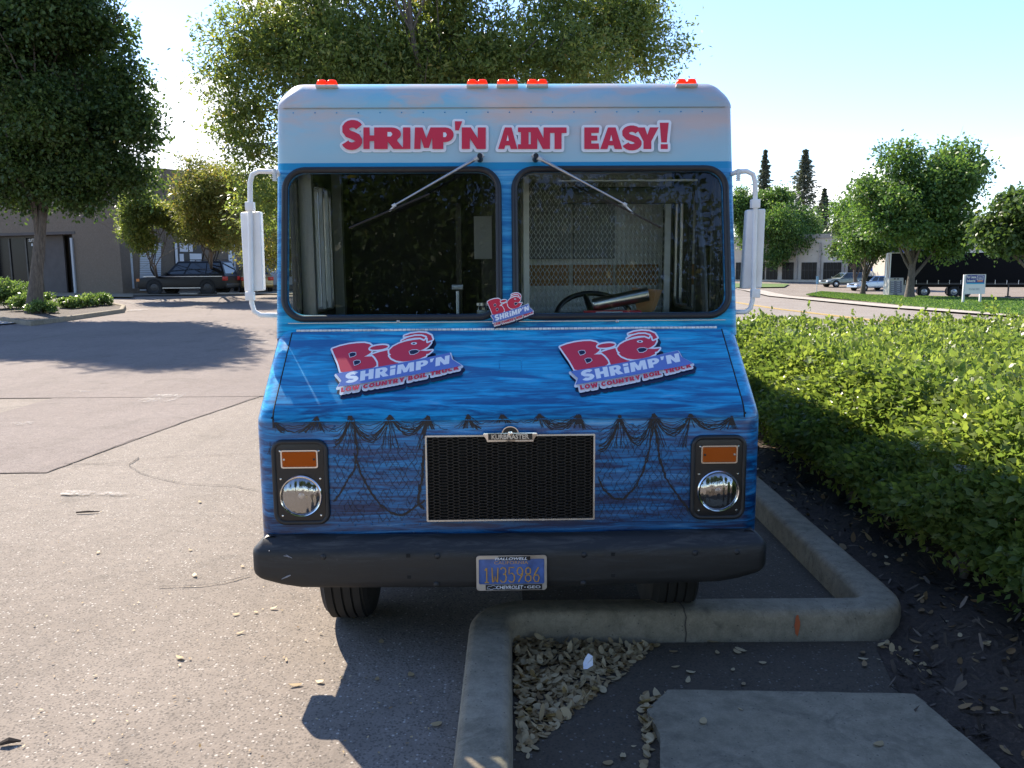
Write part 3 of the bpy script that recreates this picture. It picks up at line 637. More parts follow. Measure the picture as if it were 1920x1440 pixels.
# ================================================================== lettering (own heavy display letters)
def el(cx, cy, rx, ry, a0, a1, n=8): return [(cx + rx * math.cos(R(a0 + (a1 - a0) * i / n)), cy + ry * math.sin(R(a0 + (a1 - a0) * i / n))) for i in range(n + 1)]
def ribbon2(path, wd):
    P = [Vector(p) for p in path]; n = len(P); L = []; Rr = []
    for i, p in enumerate(P):
        t_ = (P[min(i + 1, n - 1)] - P[max(i - 1, 0)]).normalized(); q = Vector((-t_.y, t_.x)) * (wd[i] if isinstance(wd, list) else wd) / 2
        L.append(tuple(p + q)); Rr.append(tuple(p - q))
    return L + Rr[::-1]
S_PATH = el(.40, .72, .26, .19, 20, 180, 8)[:-1] + [(.16, .66), (.25, .55), (.42, .49), (.58, .42), (.655, .30)] + el(.40, .285, .255, .185, -8, -165, 8)
GL = {
 'A': (.86, [[(0, 0), (.30, 1), (.60, 1), (.86, 0), (.56, 0), (.52, .17), (.32, .17), (.28, 0)], [(.37, .38), (.48, .38), (.43, .66)]]),
 'B': (.72, [[(0, 0)] + el(.44, .28, .28, .28, -90, 60, 7) + el(.40, .75, .25, .25, -45, 90, 7) + [(0, 1)], [(.27, .64), (.27, .79), (.38, .79), (.42, .715), (.38, .64)], [(.27, .2), (.27, .40), (.42, .40), (.46, .3), (.42, .2)]]),
 'C': (.76, [ribbon2(el(.42, .5, .28, .36, 42, 318, 14), .27)]),
 'D': (.78, [[(0, 0)] + el(.34, .5, .44, .5, -90, 90, 12) + [(0, 1)], [(.29, .25), (.29, .75)] + el(.33, .5, .17, .25, 80, -80, 6)]),
 'E': (.62, [[(0, 0), (.62, 0), (.60, .26), (.29, .26), (.29, .39), (.54, .39), (.54, .62), (.29, .62), (.29, .74), (.60, .74), (.62, 1), (0, 1)]]),
 'H': (.78, [[(0, 0), (.29, 0), (.29, .37), (.49, .37), (.49, 0), (.78, 0), (.78, 1), (.49, 1), (.49, .63), (.29, .63), (.29, 1), (0, 1)]]),
 'I': (.30, [[(0, 0), (.30, 0), (.30, 1), (0, 1)]]),
 'i': (.30, [[(0, 0), (.30, 0), (.30, .66), (0, .66)], [(-.01, .76), (.31, .76), (.31, 1.02), (-.01, 1.02)]]),
 '1': (.52, [[(0, 0), (.52, 0), (.52, .22), (.40, .22), (.40, .78), (.52, .78), (.52, 1), (0, 1), (0, .78), (.11, .78), (.11, .22), (0, .22)]]),
 'K': (.80, [[(0, 0), (.29, 0), (.29, .32), (.48, 0), (.82, 0), (.52, .50), (.80, 1), (.48, 1), (.29, .68), (.29, 1), (0, 1)]]),
 'L': (.58, [[(0, 0), (.58, 0), (.58, .27), (.29, .27), (.29, 1), (0, 1)]]),
 'M': (1.0, [[(0, 0), (.26, 0), (.27, .52), (.40, .05), (.60, .05), (.73, .52), (.74, 0), (1.0, 0), (.97, 1), (.66, 1), (.50, .50), (.34, 1), (.03, 1)]]),
 'N': (.80, [[(0, 0), (.27, 0), (.27, .50), (.50, 0), (.80, 0), (.80, 1), (.53, 1), (.53, .50), (.30, 1), (0, 1)]]),
 'O': (.84, [el(.42, .5, .42, .5, 0, 345, 17), el(.42, .5, .15, .23, 0, 330, 11)]),
 'P': (.70, [[(0, 0), (.29, 0), (.29, .32)] + el(.37, .66, .33, .34, -90, 90, 9) + [(0, 1)], [(.28, .55), (.28, .77), (.38, .77), (.43, .66), (.38, .55)]]),
 'R': (.76, [[(0, 0), (.28, 0), (.28, .34), (.46, 0), (.80, 0), (.58, .38)] + el(.40, .69, .30, .31, -50, 90, 8) + [(0, 1)], [(.27, .58), (.27, .79), (.38, .79), (.43, .69), (.38, .58)]]),
 'S': (.78, [ribbon2(S_PATH, .28)]),
 'T': (.70, [[(.205, 0), (.495, 0), (.495, .74), (.70, .74), (.70, 1), (0, 1), (0, .74), (.205, .74)]]),
 'U': (.78, [[(0, 1), (0, .38)] + el(.39, .38, .39, .38, 180, 360, 10) + [(.78, 1), (.50, 1), (.50, .38)] + el(.39, .38, .11, .12, 0, -180, 5) + [(.28, 1)]]),
 'W': (1.08, [[(0, 1), (.18, 0), (.44, 0), (.54, .48), (.64, 0), (.90, 0), (1.08, 1), (.80, 1), (.75, .50), (.66, .95), (.42, .95), (.33, .50), (.28, 1)]]),
 'Y': (.80, [[(.26, 0), (.54, 0), (.54, .36), (.80, 1), (.49, 1), (.40, .66), (.31, 1), (0, 1), (.26, .36)]]),
 "'": (.24, [[(.03, .60), (.15, .60), (.24, 1.0), (.0, 1.0)]]),
 '!': (.32, [[(.04, .30), (.26, .30), (.34, 1.2), (-.02, 1.2)], [(.02, 0), (.30, 0), (.30, .22), (.02, .22)]]),
}
def tess(loops):
    """indices over concatenated loops; loops[0] outer, other loops holes when inside it, else separate"""
    def area(l): return sum(l[i - 1][0] * l[i][1] - l[i][0] * l[i - 1][1] for i in range(len(l))) / 2
    def inside(p, l):
        c = False
        for i in range(len(l)):
            (x1, y1), (x2, y2) = l[i - 1], l[i]
            if (y1 > p[1]) != (y2 > p[1]) and p[0] < (x2 - x1) * (p[1] - y1) / (y2 - y1) + x1: c = not c
        return c
    outs = [l for l in loops if not any(o is not l and inside(l[0], o) for o in loops)]
    res = []
    for o in outs:
        hs = [l for l in loops if l is not o and inside(l[0], o)]
        grp = [o] + hs; flat = [p for l in grp for p in l]
        tri = tessellate_polygon([[Vector((p[0], p[1], 0)) for p in l] for l in grp]); res.append((flat, [tuple(t) for t in tri]))
    return res
class Print:
    """flat print laid on a surface through fn(u,v,h) -> xyz ; every piece sits a hair above the one before"""
    def __init__(s, fn, h0=.002, dh=.00002): s.fn = fn; s.h = h0; s.dh = dh; s.mb = {}
    def layer(s, d): s.h += d
    def _mb(s, k): return s.mb.setdefault(k, MB())
    def fill(s, loops, k):
        for flat, tri in tess(loops): s._mb(k).add([s.fn(u, v, s.h) for u, v in flat], tri)
        s.h += s.dh
    def outline(s, loops, wd, k):
        for l in loops:
            n = len(l)
            for i in range(n):
                a, b = Vector(l[i - 1]), Vector(l[i]); t_ = b - a
                if t_.length < 1e-9: continue
                t_.normalize(); q = Vector((-t_.y, t_.x)) * wd
                s._mb(k).add([s.fn(*p, s.h) for p in (a - q, b - q, b + q, a + q)], [(0, 1, 2, 3)]); s.h += s.dh
                m = 10; s._mb(k).add([s.fn(b.x + wd * math.cos(2 * PI * j / m), b.y + wd * math.sin(2 * PI * j / m), s.h) for j in range(m)], [tuple(range(m))]); s.h += s.dh
    def build(s, parent, names):
        out = {}
        for k, mb in s.mb.items():
            nm, m = names[k]; me = bpy.data.meshes.new(nm); me.from_pydata(mb.v, [], mb.f); out[k] = link(nm, me, m, parent)
        return out
def glyph(ch, x0, x1, y0, y1, shear=0.0, rot=0.0, org=None, dy=0.0):
    w_, loops = GL[ch]; res = []
    for l in loops:
        q = []
        for (u, v) in l:
            X = x0 + (x1 - x0) * u / w_ + shear * v; Y = y0 + (y1 - y0) * v + dy
            if org is not None:
                c, s_ = math.cos(rot), math.sin(rot); dx, dy_ = X - org[0], Y - org[1]; X, Y = org[0] + dx * c - dy_ * s_, org[1] + dx * s_ + dy_ * c
            q.append((X, Y))
        res.append(q)
    return res

_ft = {}
def text2d(body, bold=0.0):
    if (body, bold) in _ft: return _ft[(body, bold)]
    cu = bpy.data.curves.new('lettering', 'FONT'); cu.body = body; cu.offset = bold; cu.resolution_u = 3
    o = bpy.data.objects.new('lettering', cu); C.objects.link(o); dg = bpy.context.evaluated_depsgraph_get(); me = bpy.data.meshes.new_from_object(o.evaluated_get(dg))
    V = [(v.co.x, v.co.y) for v in me.vertices]; Fc = [tuple(p.vertices) for p in me.polygons]
    bpy.data.objects.remove(o); bpy.data.curves.remove(cu); bpy.data.meshes.remove(me)
    x0, x1 = min(v[0] for v in V), max(v[0] for v in V); y0, y1 = min(v[1] for v in V), max(v[1] for v in V)
    r = ([((x - x0) / (x1 - x0), (y - y0) / (y1 - y0)) for x, y in V], Fc); _ft[(body, bold)] = r; return r
def put_text(name, body, fn, m, parent=None, bold=.03, shear=0.0):
    """fn(u,v) maps unit square to xyz"""
    V, Fc = text2d(body, bold); me = bpy.data.meshes.new(name); me.from_pydata([tuple(fn(u + shear * v, v)) for u, v in V], [], Fc); return link(name, me, m, parent)

# ================================================================== the food truck
TX, TY, TYAW = -.008, 3.6, 1.1
TM = Matrix.Translation((TX, TY, 0)) @ Matrix.Rotation(R(TYAW), 4, 'Z'); TI = TM.inverted()
TR = empty('food_truck', (TX, TY, 0), R(TYAW), 'blue step van food truck wrapped in sea and sky print, parked against the kerb', 'food truck')
RK = .2; FY = lambda z: .57 + (z - 1.55) * RK
def loc_ray(px, py): return TI @ CO, TI.to_3x3() @ ray(px, py)
def on_plane(px, py, p0, n):
    o, d = loc_ray(px, py); n = Vector(n); t_ = (Vector(p0) - o).dot(n) / d.dot(n); return o + d * t_
NF = Vector((0, -1, RK)).normalized()
HP0 = Vector((0, .55, 1.53)); HP1 = Vector((0, .175, 1.2335)); HD = (HP1 - HP0).normalized(); NH = Vector((0, HD.z, -HD.y)).normalized()
if NH.z < 0: NH = -NH
P_front = lambda px, py, h=0: on_plane(px, py, (0, .57, 1.55), NF) + NF * h
P_hood = lambda px, py, h=0: on_plane(px, py, HP0 + NH * .006, NH) + NH * h
P_panel = lambda px, py, h=0: on_plane(px, py, (0, .12, 1), (0, -1, 0)) + Vector((0, -h, 0))
WD = 1.165
mat('downpipe_grey', (.30, .31, .32), .5)
# ---- nose
prof = [(.60, 1.5695), (.55, 1.53)] + [(.55 + (.175 - .55) * i / 5, 1.53 + (1.2335 - 1.53) * i / 5) for i in range(1, 6)] + [(.150, 1.212), (.133, 1.188), (.124, 1.158), (.12, 1.12), (.12, 1.0), (.12, .85), (.12, .7), (.12, .60)]
def prof_normals(pf):
    out = []
    for i in range(len(pf)):
        a = pf[max(i - 1, 0)]; b = pf[min(i + 1, len(pf) - 1)]; ty_, tz_ = b[0] - a[0], b[1] - a[1]; l = math.hypot(ty_, tz_); out.append((tz_ / l, -ty_ / l))
    return [(y, z) if (y < 0 or z > 0) else (-y, -z) for y, z in out]
PN = prof_normals(prof)
def sweep(xs_in, pf, pn, off=0.0):
    vs = []; m_ = len(xs_in)
    for (y, z), (ny, nz) in zip(pf, pn):
        for x, ins in xs_in: vs.append((x, y + ny * (off - ins), z + nz * (off - ins)))
    fs = [(i * m_ + j, i * m_ + j + 1, (i + 1) * m_ + j + 1, (i + 1) * m_ + j) for i in range(len(pf) - 1) for j in range(m_ - 1)]
    return vs, fs
rr = .085
right = [(WD - rr + rr * math.sin(R(a)), rr * (1 - math.cos(R(a)))) for a in range(0, 91, 15)]
xsn = [(-x, i) for x, i in right[::-1]] + [(x, 0) for x in np.linspace(-.95, .95, 9)] + right
mb = MB(); mb.add(*sweep(xsn, prof, PN))
for sgn in (-1, 1):
    ip = [(y - ny * rr, z - nz * rr) for (y, z), (ny, nz) in zip(prof, PN)]
    ip = [(min(y, .75), z) for y, z in ip]; loop = ip + [(.76, .60), (.76, 1.50)]
    tri = tessellate_polygon([[Vector((y, z, 0)) for y, z in loop]]); mb.add([(sgn * WD, y, z) for y, z in loop], [tuple(t_) for t_ in tri])
nose = mb.build('nose_panel', MC['wrap_sea'], TR, smooth=35)
# hood lid
hp = prof[1:10]; hn = PN[1:10]; hn[0] = PN[2]
hx_ = [(x, 0) for x in np.linspace(-1.072, 1.072, 12)]
v1, f1 = sweep(hx_, hp, hn, .007); v0, f0 = sweep(hx_, hp, hn, -.001); mb = MB(); mb.add(v1, f1)
nx = len(hx_); ny = len(hp); b0 = len(v1)
mb.v += v0; rim = [j for j in range(nx)] + [i * nx + nx - 1 for i in range(1, ny)] + [(ny - 1) * nx + j for j in range(nx - 2, -1, -1)] + [i * nx for i in range(ny - 2, 0, -1)]
for a, b_ in zip(rim, rim[1:] + rim[:1]): mb.f.append((a, b_, b0 + b_, b0 + a)); mb.m.append(0)
hood = mb.build('hood', MC['wrap_hood'], TR, smooth=30)
# dark shut line round the hood
e0 = [(s_ * 1.0765, y + ny_ * .0015, z + nz_ * .0015) for s_ in (1,) for (y, z), (ny_, nz_) in zip(hp, hn)]
e1 = [(-x, y, z) for x, y, z in e0]
MB().tube(e0, .0035, 5).tube(e1, .0035, 5).tube([(-1.085, .129, 1.177), (1.085, .129, 1.177)], .0045, 5).build('hood_seam', MC['black_matt'], TR)
mb = MB()
for i in range(96):
    x = -1.055 + i * 2.11 / 96; mb.cyl((x, .553, 1.540), (x + 2.11 / 96 - .0025, .553, 1.540), .0065, n=7)
mb.build('hinge', MC['hinge_white'], TR, smooth=40)
# latch outline pressed in the hood
def rect_px(fn, a, b, c, d, wd, m, name, par):
    P = [fn(*q, .0015) for q in (a, b, c, d)]; return MB().tube(P, wd, 5, closed=True).build(name, m, par)
rect_px(P_hood, (936, 676), (977, 676), (978, 697), (937, 697), .0022, MC['wrap_sea'], 'hood_latch', TR)

# ---- cab front with the two windshield openings
def hole_cell(x0, x1, z0, z1, loop):
    cx = sum(p[0] for p in loop) / len(loop); cz = sum(p[1] for p in loop) / len(loop); outer = []
    for (u, v) in loop:
        dx, dz = u - cx, v - cz; k = 1e9
        if dx > 1e-9: k = min(k, (x1 - cx) / dx)
        if dx < -1e-9: k = min(k, (x0 - cx) / dx)
        if dz > 1e-9: k = min(k, (z1 - cz) / dz)
        if dz < -1e-9: k = min(k, (z0 - cz) / dz)
        outer.append((cx + dx * k, cz + dz * k))
    # snap the nearest outer vertex to each corner
    for c in ((x0, z0), (x1, z0), (x0, z1), (x1, z1)):
        i = min(range(len(outer)), key=lambda j: (outer[j][0] - c[0]) ** 2 + (outer[j][1] - c[1]) ** 2); outer[i] = c
    return outer
WX0, WX1, WZ0, WZ1 = .057, 1.104, 1.615, 2.325
def win_loop(sgn, grow=0.0, n=7):
    w_, h_ = WX1 - WX0 + 2 * grow, WZ1 - WZ0 + 2 * grow
    return rrect(w_, h_, .085 + grow, n, sgn * (WX0 + WX1) / 2, (WZ0 + WZ1) / 2)
mb = MB(); XC = WD - .035
for sgn in (-1, 1):
    lp = win_loop(sgn); xa, xb = (0, XC) if sgn > 0 else (-XC, 0)
    ot = hole_cell(xa, xb, 1.50, 2.66, lp); n = len(lp)
    mb.add([(x, FY(z), z) for x, z in lp] + [(x, FY(z), z) for x, z in ot] + [(x, FY(z) + .03, z) for x, z in lp],
           [(i, (i + 1) % n, n + (i + 1) % n, n + i) for i in range(n)] + [(i, (i + 1) % n, 2 * n + (i + 1) % n, 2 * n + i) for i in range(n)])
    for (z0, z1) in [(1.50, 1.8), (1.8, 2.1), (2.1, 2.4), (2.4, 2.66)]:   # rounded corner posts
        for a in range(0, 90, 15):
            q = lambda A, z: (sgn * (XC + .035 * math.sin(R(A))), FY(z) + .035 * (1 - math.cos(R(A))), z)
            mb.add([q(a, z0), q(a + 15, z0), q(a + 15, z1), q(a, z1)], [(0, 1, 2, 3)])
front = mb.build('cab_front', MC['wrap_front'], TR, smooth=30)
mb = MB(); mb.box(-1.10, 1.10, .5665, .571, 1.5755, 1.5785); mb.build('cowl_seam', MC['alu'], TR)
for sgn in (-1, 1):
    lo_ = win_loop(sgn, .016, 9); P = [Vector((x, FY(z) - .004, z)) for x, z in lo_]
    gs = MB().tube(P, .0165, 8, closed=True).build('window_gasket', MC['rubber'], TR, smooth=60)
    lg = win_loop(sgn, .004, 9)
    gl = MB().add([(x, FY(z) + .012, z) for x, z in lg], [tuple(range(len(lg)))]).build('windshield', MC['windshield_glass'], TR)
# ---- body sides with windows
def side_panel(sgn):
    mb = MB(); X = sgn * WD; Xi = sgn * (WD - .035)
    cells = [(.66, 1.00, 1.595, 2.32, .685, .965), (1.00, 1.98, 1.60, 2.33, 1.08, 1.90)]
    frontx = lambda z: FY(z) + .035
    def quad(ya, yb, z0, z1, x): mb.add([(x, ya if ya is not None else frontx(z0), z0), (x, yb, z0), (x, yb, z1), (x, ya if ya is not None else frontx(z1), z1)], [(0, 1, 2, 3)], 0 if x == X else 1)
    for x in (X, Xi):
        mi = 0 if x == X else 1
        quad(None, 6.2, 2.40, 2.68, x); 
        quad(1.98, 6.2, 1.5, 2.40, x)
        lo = [(None, 1.5)]
        # window cells
        for (ya, yb, z0, z1, wa, wb) in cells:
            lp = rrect(wb - wa, z1 - z0, .05, 4, (wa + wb) / 2, (z0 + z1) / 2); ot = hole_cell(ya, yb, 1.5, 2.40, lp); n = len(lp)
            if ya == .66: ot, lp = [[(y + (frontx(z) - .66) * (1 - y) / .34, z) for y, z in q_] for q_ in (ot, lp)]
            mb.add([(x, y, z) for y, z in lp] + [(x, y, z) for y, z in ot], [(i, (i + 1) % n, n + (i + 1) % n, n + i) for i in range(n)], mi)
            if x == X: mb.add([(X, y, z) for y, z in lp] + [(Xi, y, z) for y, z in lp], [(i, (i + 1) % n, n + (i + 1) % n, n + i) for i in range(n)], 1)
        # lower side with wheel arches
        arch = [(.73, .62)]; 
        low = [(.60, 1.5), (.60, .62)] + [(3.95 + .46 * math.cos(R(a)), .42 + .46 * math.sin(R(a))) for a in range(154, 25, -16)] + [(6.2, .62), (6.2, 1.5)]
        tri = tessellate_polygon([[Vector((y, z, 0)) for y, z in low]]); mb.add([(x, y, z) for y, z in low], [tuple(t_) for t_ in tri], mi)
    o = mb.build('side_panel', [MC['wrap_side'], MC['interior_dark']], TR)
    for (ya, yb, z0, z1, wa, wb) in cells:
        lp = rrect(wb - wa + .01, z1 - z0 + .01, .05, 4, (wa + wb) / 2, (z0 + z1) / 2)
        if ya == .66: lp = [(y + (frontx(z) - .66) * (1 - y) / .34, z) for y, z in lp]
        MB().add([(sgn * (WD - .018), y, z) for y, z in lp], [tuple(range(len(lp)))]).build('side_window', MC['side_glass'], TR)
        MB().tube([(sgn * (WD - .036), y, z) for y, z in lp], .012, 6, closed=True).build('side_window_frame', MC['alu' if wa > 1 else 'dark_trim'], TR, smooth=50)
    return o
side_panel(-1); side_panel(1)
MB().box(-WD, WD, 6.2, 6.23, .62, 2.68).build('rear_panel', MC['wrap_side'], TR)
# roof cap: big rolled radius at the front and corners
RW = WD + .004; RF = FY(2.66) - .004; RRr = .13; vs = []; fs = []; NL = 0
def cap_ring(ins, rc, z, yo=0.0):
    hw = RW - ins; yf = RF + ins + yo; P = []
    for k in range(9): a = R(180 + 90 * k / 8); P.append((-hw + rc + rc * math.cos(a), yf + rc + rc * math.sin(a), z))
    for k in range(9): a = R(270 + 90 * k / 8); P.append((hw - rc + rc * math.cos(a), yf + rc + rc * math.sin(a), z))
    P += [(hw, 6.22 - ins, z), (-hw, 6.22 - ins, z)]; return P
rings = [cap_ring(0, .045, 2.656)]
for k in range(0, 10):
    f = R(90 * k / 9); cs = math.cos(f); rings.append(cap_ring(RRr * (1 - cs), max(.012, RRr * cs * (.36 + .64 * min(1, k / 4))), 2.668 + RRr * math.sin(f), .010 * math.sin(f)))
NL = len(rings[0]); mb = MB(); mb.v = [p for r_ in rings for p in r_]
for i in range(len(rings) - 1):
    for k in range(NL): mb.f.append((i * NL + k, i * NL + (k + 1) % NL, (i + 1) * NL + (k + 1) % NL, (i + 1) * NL + k))
mb.f.append(tuple((len(rings) - 1) * NL + k for k in range(NL))); mb.m = [0] * len(mb.f)
mb.build('roof_cap', MC['wrap_front'], TR, smooth=35)
MB().box(-1.125, 1.125, FY(2.655) - .0065, FY(2.655) + .01, 2.654, 2.6565).build('roof_seam', MC['downpipe_grey'], TR)
# floor, underbody, frame
MB().box(-1.12, 1.12, .62, 6.15, .60, .66).box(-.45, -.35, .15, 6, .42, .58).box(.35, .45, .15, 6, .42, .58).box(-1.0, 1.0, .35, .5, .45, .58).build('chassis', MC['black_matt'], TR)
MB().cyl((-.8, .70, .39), (.8, .70, .39), .045, n=10).build('front_axle', MC['black_matt'], TR)
MB().box(-1.12, 1.12, .58, .60, .66, 1.49).build('firewall', MC['black_matt'], TR)
def truck_wheel(x, y):
    s_ = 1 if x > 0 else -1; r0 = .385; w_ = .115
    pr = [(.20, -w_), (.30, -w_ * 1.05), (.355, -w_), (.375, -w_ * .8)]
    for g_ in (-.6, -.2, .2, .6): pr += [(r0, (g_ - .17) * w_ * 1.0), (r0, (g_ + .13) * w_), (r0 - .012, (g_ + .15) * w_), (r0 - .012, (g_ + .21) * w_)]
    pr += [(.375, w_ * .85), (.355, w_), (.30, w_ * 1.05), (.20, w_)]
    t_ = MB().lathe(pr, 40, 'X', (x, y, .388)).build('front_wheel' if y < 2 else 'rear_wheel', MC['tyre_rubber'], TR, smooth=30)
    MB().lathe([(.0, -.02 * s_), (.10, -.02 * s_), (.16, .03 * s_), (.205, .10 * s_), (.215, .11 * s_)], 24, 'X', (x, y, .388)).build('rim', MC['white_paint'], t_, smooth=40)
truck_wheel(-.835, .70); truck_wheel(.835, .70); truck_wheel(-.95, 3.95); truck_wheel(.95, 3.95)

# ---- bumper
def bump_path():
    pts = []
    for x in np.linspace(-1.135, 1.135, 27): pts.append((x, .030 * x * x))
    e = []
    for a in range(15, 91, 15): e.append((1.135 + .052 * math.sin(R(a)), .0386 + .055 * (1 - math.cos(R(a)))))
    e.append((1.188, .27)); return [(-x, y) for x, y in e[::-1]] + pts + e
BP = bump_path(); sec = [(.13, .615), (.095, .632), (.070, .630), (.045, .615), (.012, .583), (.003, .565), (0, .545), (0, .44), (.004, .418), (.014, .405), (.05, .400), (.10, .405)]
vs = []; fs = []; m_ = len(sec)
for i, (x, y) in enumerate(BP):
    a = BP[max(i - 1, 0)]; b_ = BP[min(i + 1, len(BP) - 1)]; t_ = Vector((b_[0] - a[0], b_[1] - a[1])).normalized(); nn = Vector((-t_.y, t_.x)); k = max(0, (abs(x) - .95) / .24)
    for (d, z) in sec:
        zz = z + (.055 * min(k, 1) ** 1.6) * max(0, (.60 - z) / .2); dd = d; vs.append((x + nn.x * dd, y + nn.y * dd, zz))
for i in range(len(BP) - 1):
    for k in range(m_ - 1): fs.append((i * m_ + k, i * m_ + k + 1, (i + 1) * m_ + k + 1, (i + 1) * m_ + k))
fs += [tuple(range(m_)), tuple((len(BP) - 1) * m_ + k for k in range(m_))]
BU = MB().add(vs, fs).build('bumper', MC['bumper_black'], TR, smooth=40)
def bolt(px, py, r=.014):
    g = on_plane(px, py, (0, 0, .5), (0, -1, 0)); y = .032 * g.x * g.x - .0005
    return MB().lathe([(r, 0), (r * .95, -.003), (r * .6, -.007), (0, -.008)], 10, 'Y', (g.x, y, g.z)).build('bumper_bolt', MC['bumper_black'], BU, smooth=50)
for p_ in ((604, 1048), (820, 1043), (1095, 1041), (1306, 1040), (1386, 1040), (818, 1096), (1094, 1094)): bolt(*p_)
for p_ in ((765, 1043), (767, 1083), (1150, 1040), (1150, 1080)):
    g = on_plane(*p_, (0, 0, .5), (0, -1, 0)); y = .032 * g.x * g.x; MB().box(g.x - .009, g.x + .009, y - .0012, y + .004, g.z - .008, g.z + .008).build('bolt_hole', MC['black_matt'], BU)
mat('scuff', (.30, .30, .31), .6, var=.3, vscale=40)
for (a, b_, wd_) in (((545, 1078), (528, 1098 - 12), .008), ((532, 1042), (548, 1046), .005), ((490, 1038), (497, 1040), .006), ((500, 1036), (504, 1034), .005), ((536, 1040), (541, 1045), .004)):
    g0 = on_plane(*a, (0, .032, .5), (0, -1, 0)); g1_ = on_plane(*b_, (0, .032, .5), (0, -1, 0))
    g0.y = .032 * min(g0.x ** 2, 1.2) + (.02 if abs(g0.x) > 1.1 else 0) - .003; g1_.y = .032 * min(g1_.x ** 2, 1.2) + (.02 if abs(g1_.x) > 1.1 else 0) - .003
    MB().tube([g0, (g0 + g1_) / 2 + Vector((.004, 0, .002)), g1_], [wd_ * .3, wd_ * .5, wd_ * .2], 5).build('scuff', MC['scuff'], BU)

# ---- licence plate with its frame
PL = MB().box(-.150, .150, -.010, -.006, .405, .557).build('licence_plate', MC['plate_blue'], TR, bevel=.002)
fr = MB()
def ring_plate(mb, o, i, y0, y1):
    n = len(o); vs = [(x, y0, z) for x, z in o] + [(x, y0, z) for x, z in i] + [(x, y1, z) for x, z in o] + [(x, y1, z) for x, z in i]
    fs = []
    for k in range(n):
        j = (k + 1) % n; fs += [(k, j, n + j, n + k), (2 * n + k, 2 * n + j, 3 * n + j, 3 * n + k), (k, j, 2 * n + j, 2 * n + k), (n + k, n + j, 3 * n + j, 3 * n + k)]
    mb.add(vs, fs)
ring_plate(fr, rrect(.318, .164, .014, 5, 0, .481), rrect(.296, .118, .006, 5, 0, .4875), -.0165, -.0102)
fr.build('plate_frame', MC['alu'], PL, smooth=30)
MB().box(-.060, .085, -.0185, -.0168, .540, .5585).box(-.118, .138, -.0185, -.0168, .402, .4265).build('frame_panel', MC['black_plastic'], PL)
def tx(name, body, x0, x1, z0, z1, y, m, par, **k): return put_text(name, body, lambda u, v: (x0 + (x1 - x0) * u, y, z0 + (z1 - z0) * v), MC[m], par, **k)
tx('frame_lettering', 'HALLOWELL', -.075, .070, .5425, .5550, -.0192, 'white_print', PL, bold=.02, shear=.03)
tx('frame_lettering', 'CHEVROLET', -.070, .050, .4060, .4225, -.0192, 'white_print', PL, bold=.01, shear=.02)
tx('frame_lettering', 'GEO', .070, .130, .4080, .4210, -.0192, 'white_print', PL, bold=.0)
MB().lathe([(.0025, -.0192), (0, -.0196)], 8, 'Y', (.060, 0, .414)).build('frame_dot', MC['white_print'], PL)
bow = [(-.112, .408), (-.106, .4205), (-.092, .4205), (-.090, .4235), (-.078, .4235), (-.077, .4205), (-.066, .4205), (-.072, .408), (-.084, .408), (-.086, .405), (-.098, .405), (-.099, .408)]
MB().tube([(x, -.0192, z) for x, z in bow], .0009, 4, closed=True).build('frame_emblem', MC['white_print'], PL)
tx('state_lettering', 'CALIFORNIA', -.078, .075, .520, .5345, -.0106, 'plate_gold', PL, bold=.0)
# embossed serial, drawn as strokes
ST = {'1': [[(.2, .82), (.5, 1), (.5, 0)], [(.15, 0), (.85, 0)]], 'W': [[(0, 1), (.10, 0), (.28, .06), (.5, .42), (.72, .06), (.90, 0), (1, 1)]],
      '3': [[(.05, .88), (.3, 1), (.75, .97), (.95, .78), (.8, .58), (.45, .53)], [(.8, .58), (1, .35), (.9, .1), (.6, 0), (.25, .02), (.0, .15)]],
      '5': [[(.95, 1), (.1, 1), (.08, .56), (.6, .62), (.95, .45), (1, .2), (.75, .02), (.35, 0), (.02, .12)]],
      '9': [[(.95, .62), (.6, .46), (.2, .52), (.03, .75), (.25, .97), (.65, 1), (.95, .82), (.95, .5), (.25, 0)]],
      '8': [[(.5, 1), (.12, .88), (.12, .62), (.5, .52), (.95, .38), (.95, .12), (.5, 0), (.05, .12), (.05, .38), (.5, .52), (.88, .62), (.88, .88), (.5, 1)]],
      '6': [[(.85, 1), (.25, .55), (.02, .25), (.3, .01), (.75, .02), (.97, .28), (.72, .48), (.2, .46)]]}
for i, ch in enumerate('1W35986'):
    x0 = -.126 + i * .0375; mb = MB()
    for s_ in ST[ch]: mb.tube([(x0 + u * .027, -.0105, .4355 + v * .069) for u, v in s_], .0032, 6)
    mb.build('serial_character', MC['plate_gold'], PL, smooth=60)

# ---- grille
GR = MB().box(-.378, .378, .1165, .128, .699, 1.086).build('grille_back', MC['black_matt'], TR)
fr = MB(); ring_plate(fr, rrect(.774, .404, .006, 3, 0, .8925), rrect(.759, .389, .004, 3, 0, .8925), .092, .121); fr.build('grille_frame', MC['alu'], TR)
mb = MB(); rows = 27; pz = .385 / rows
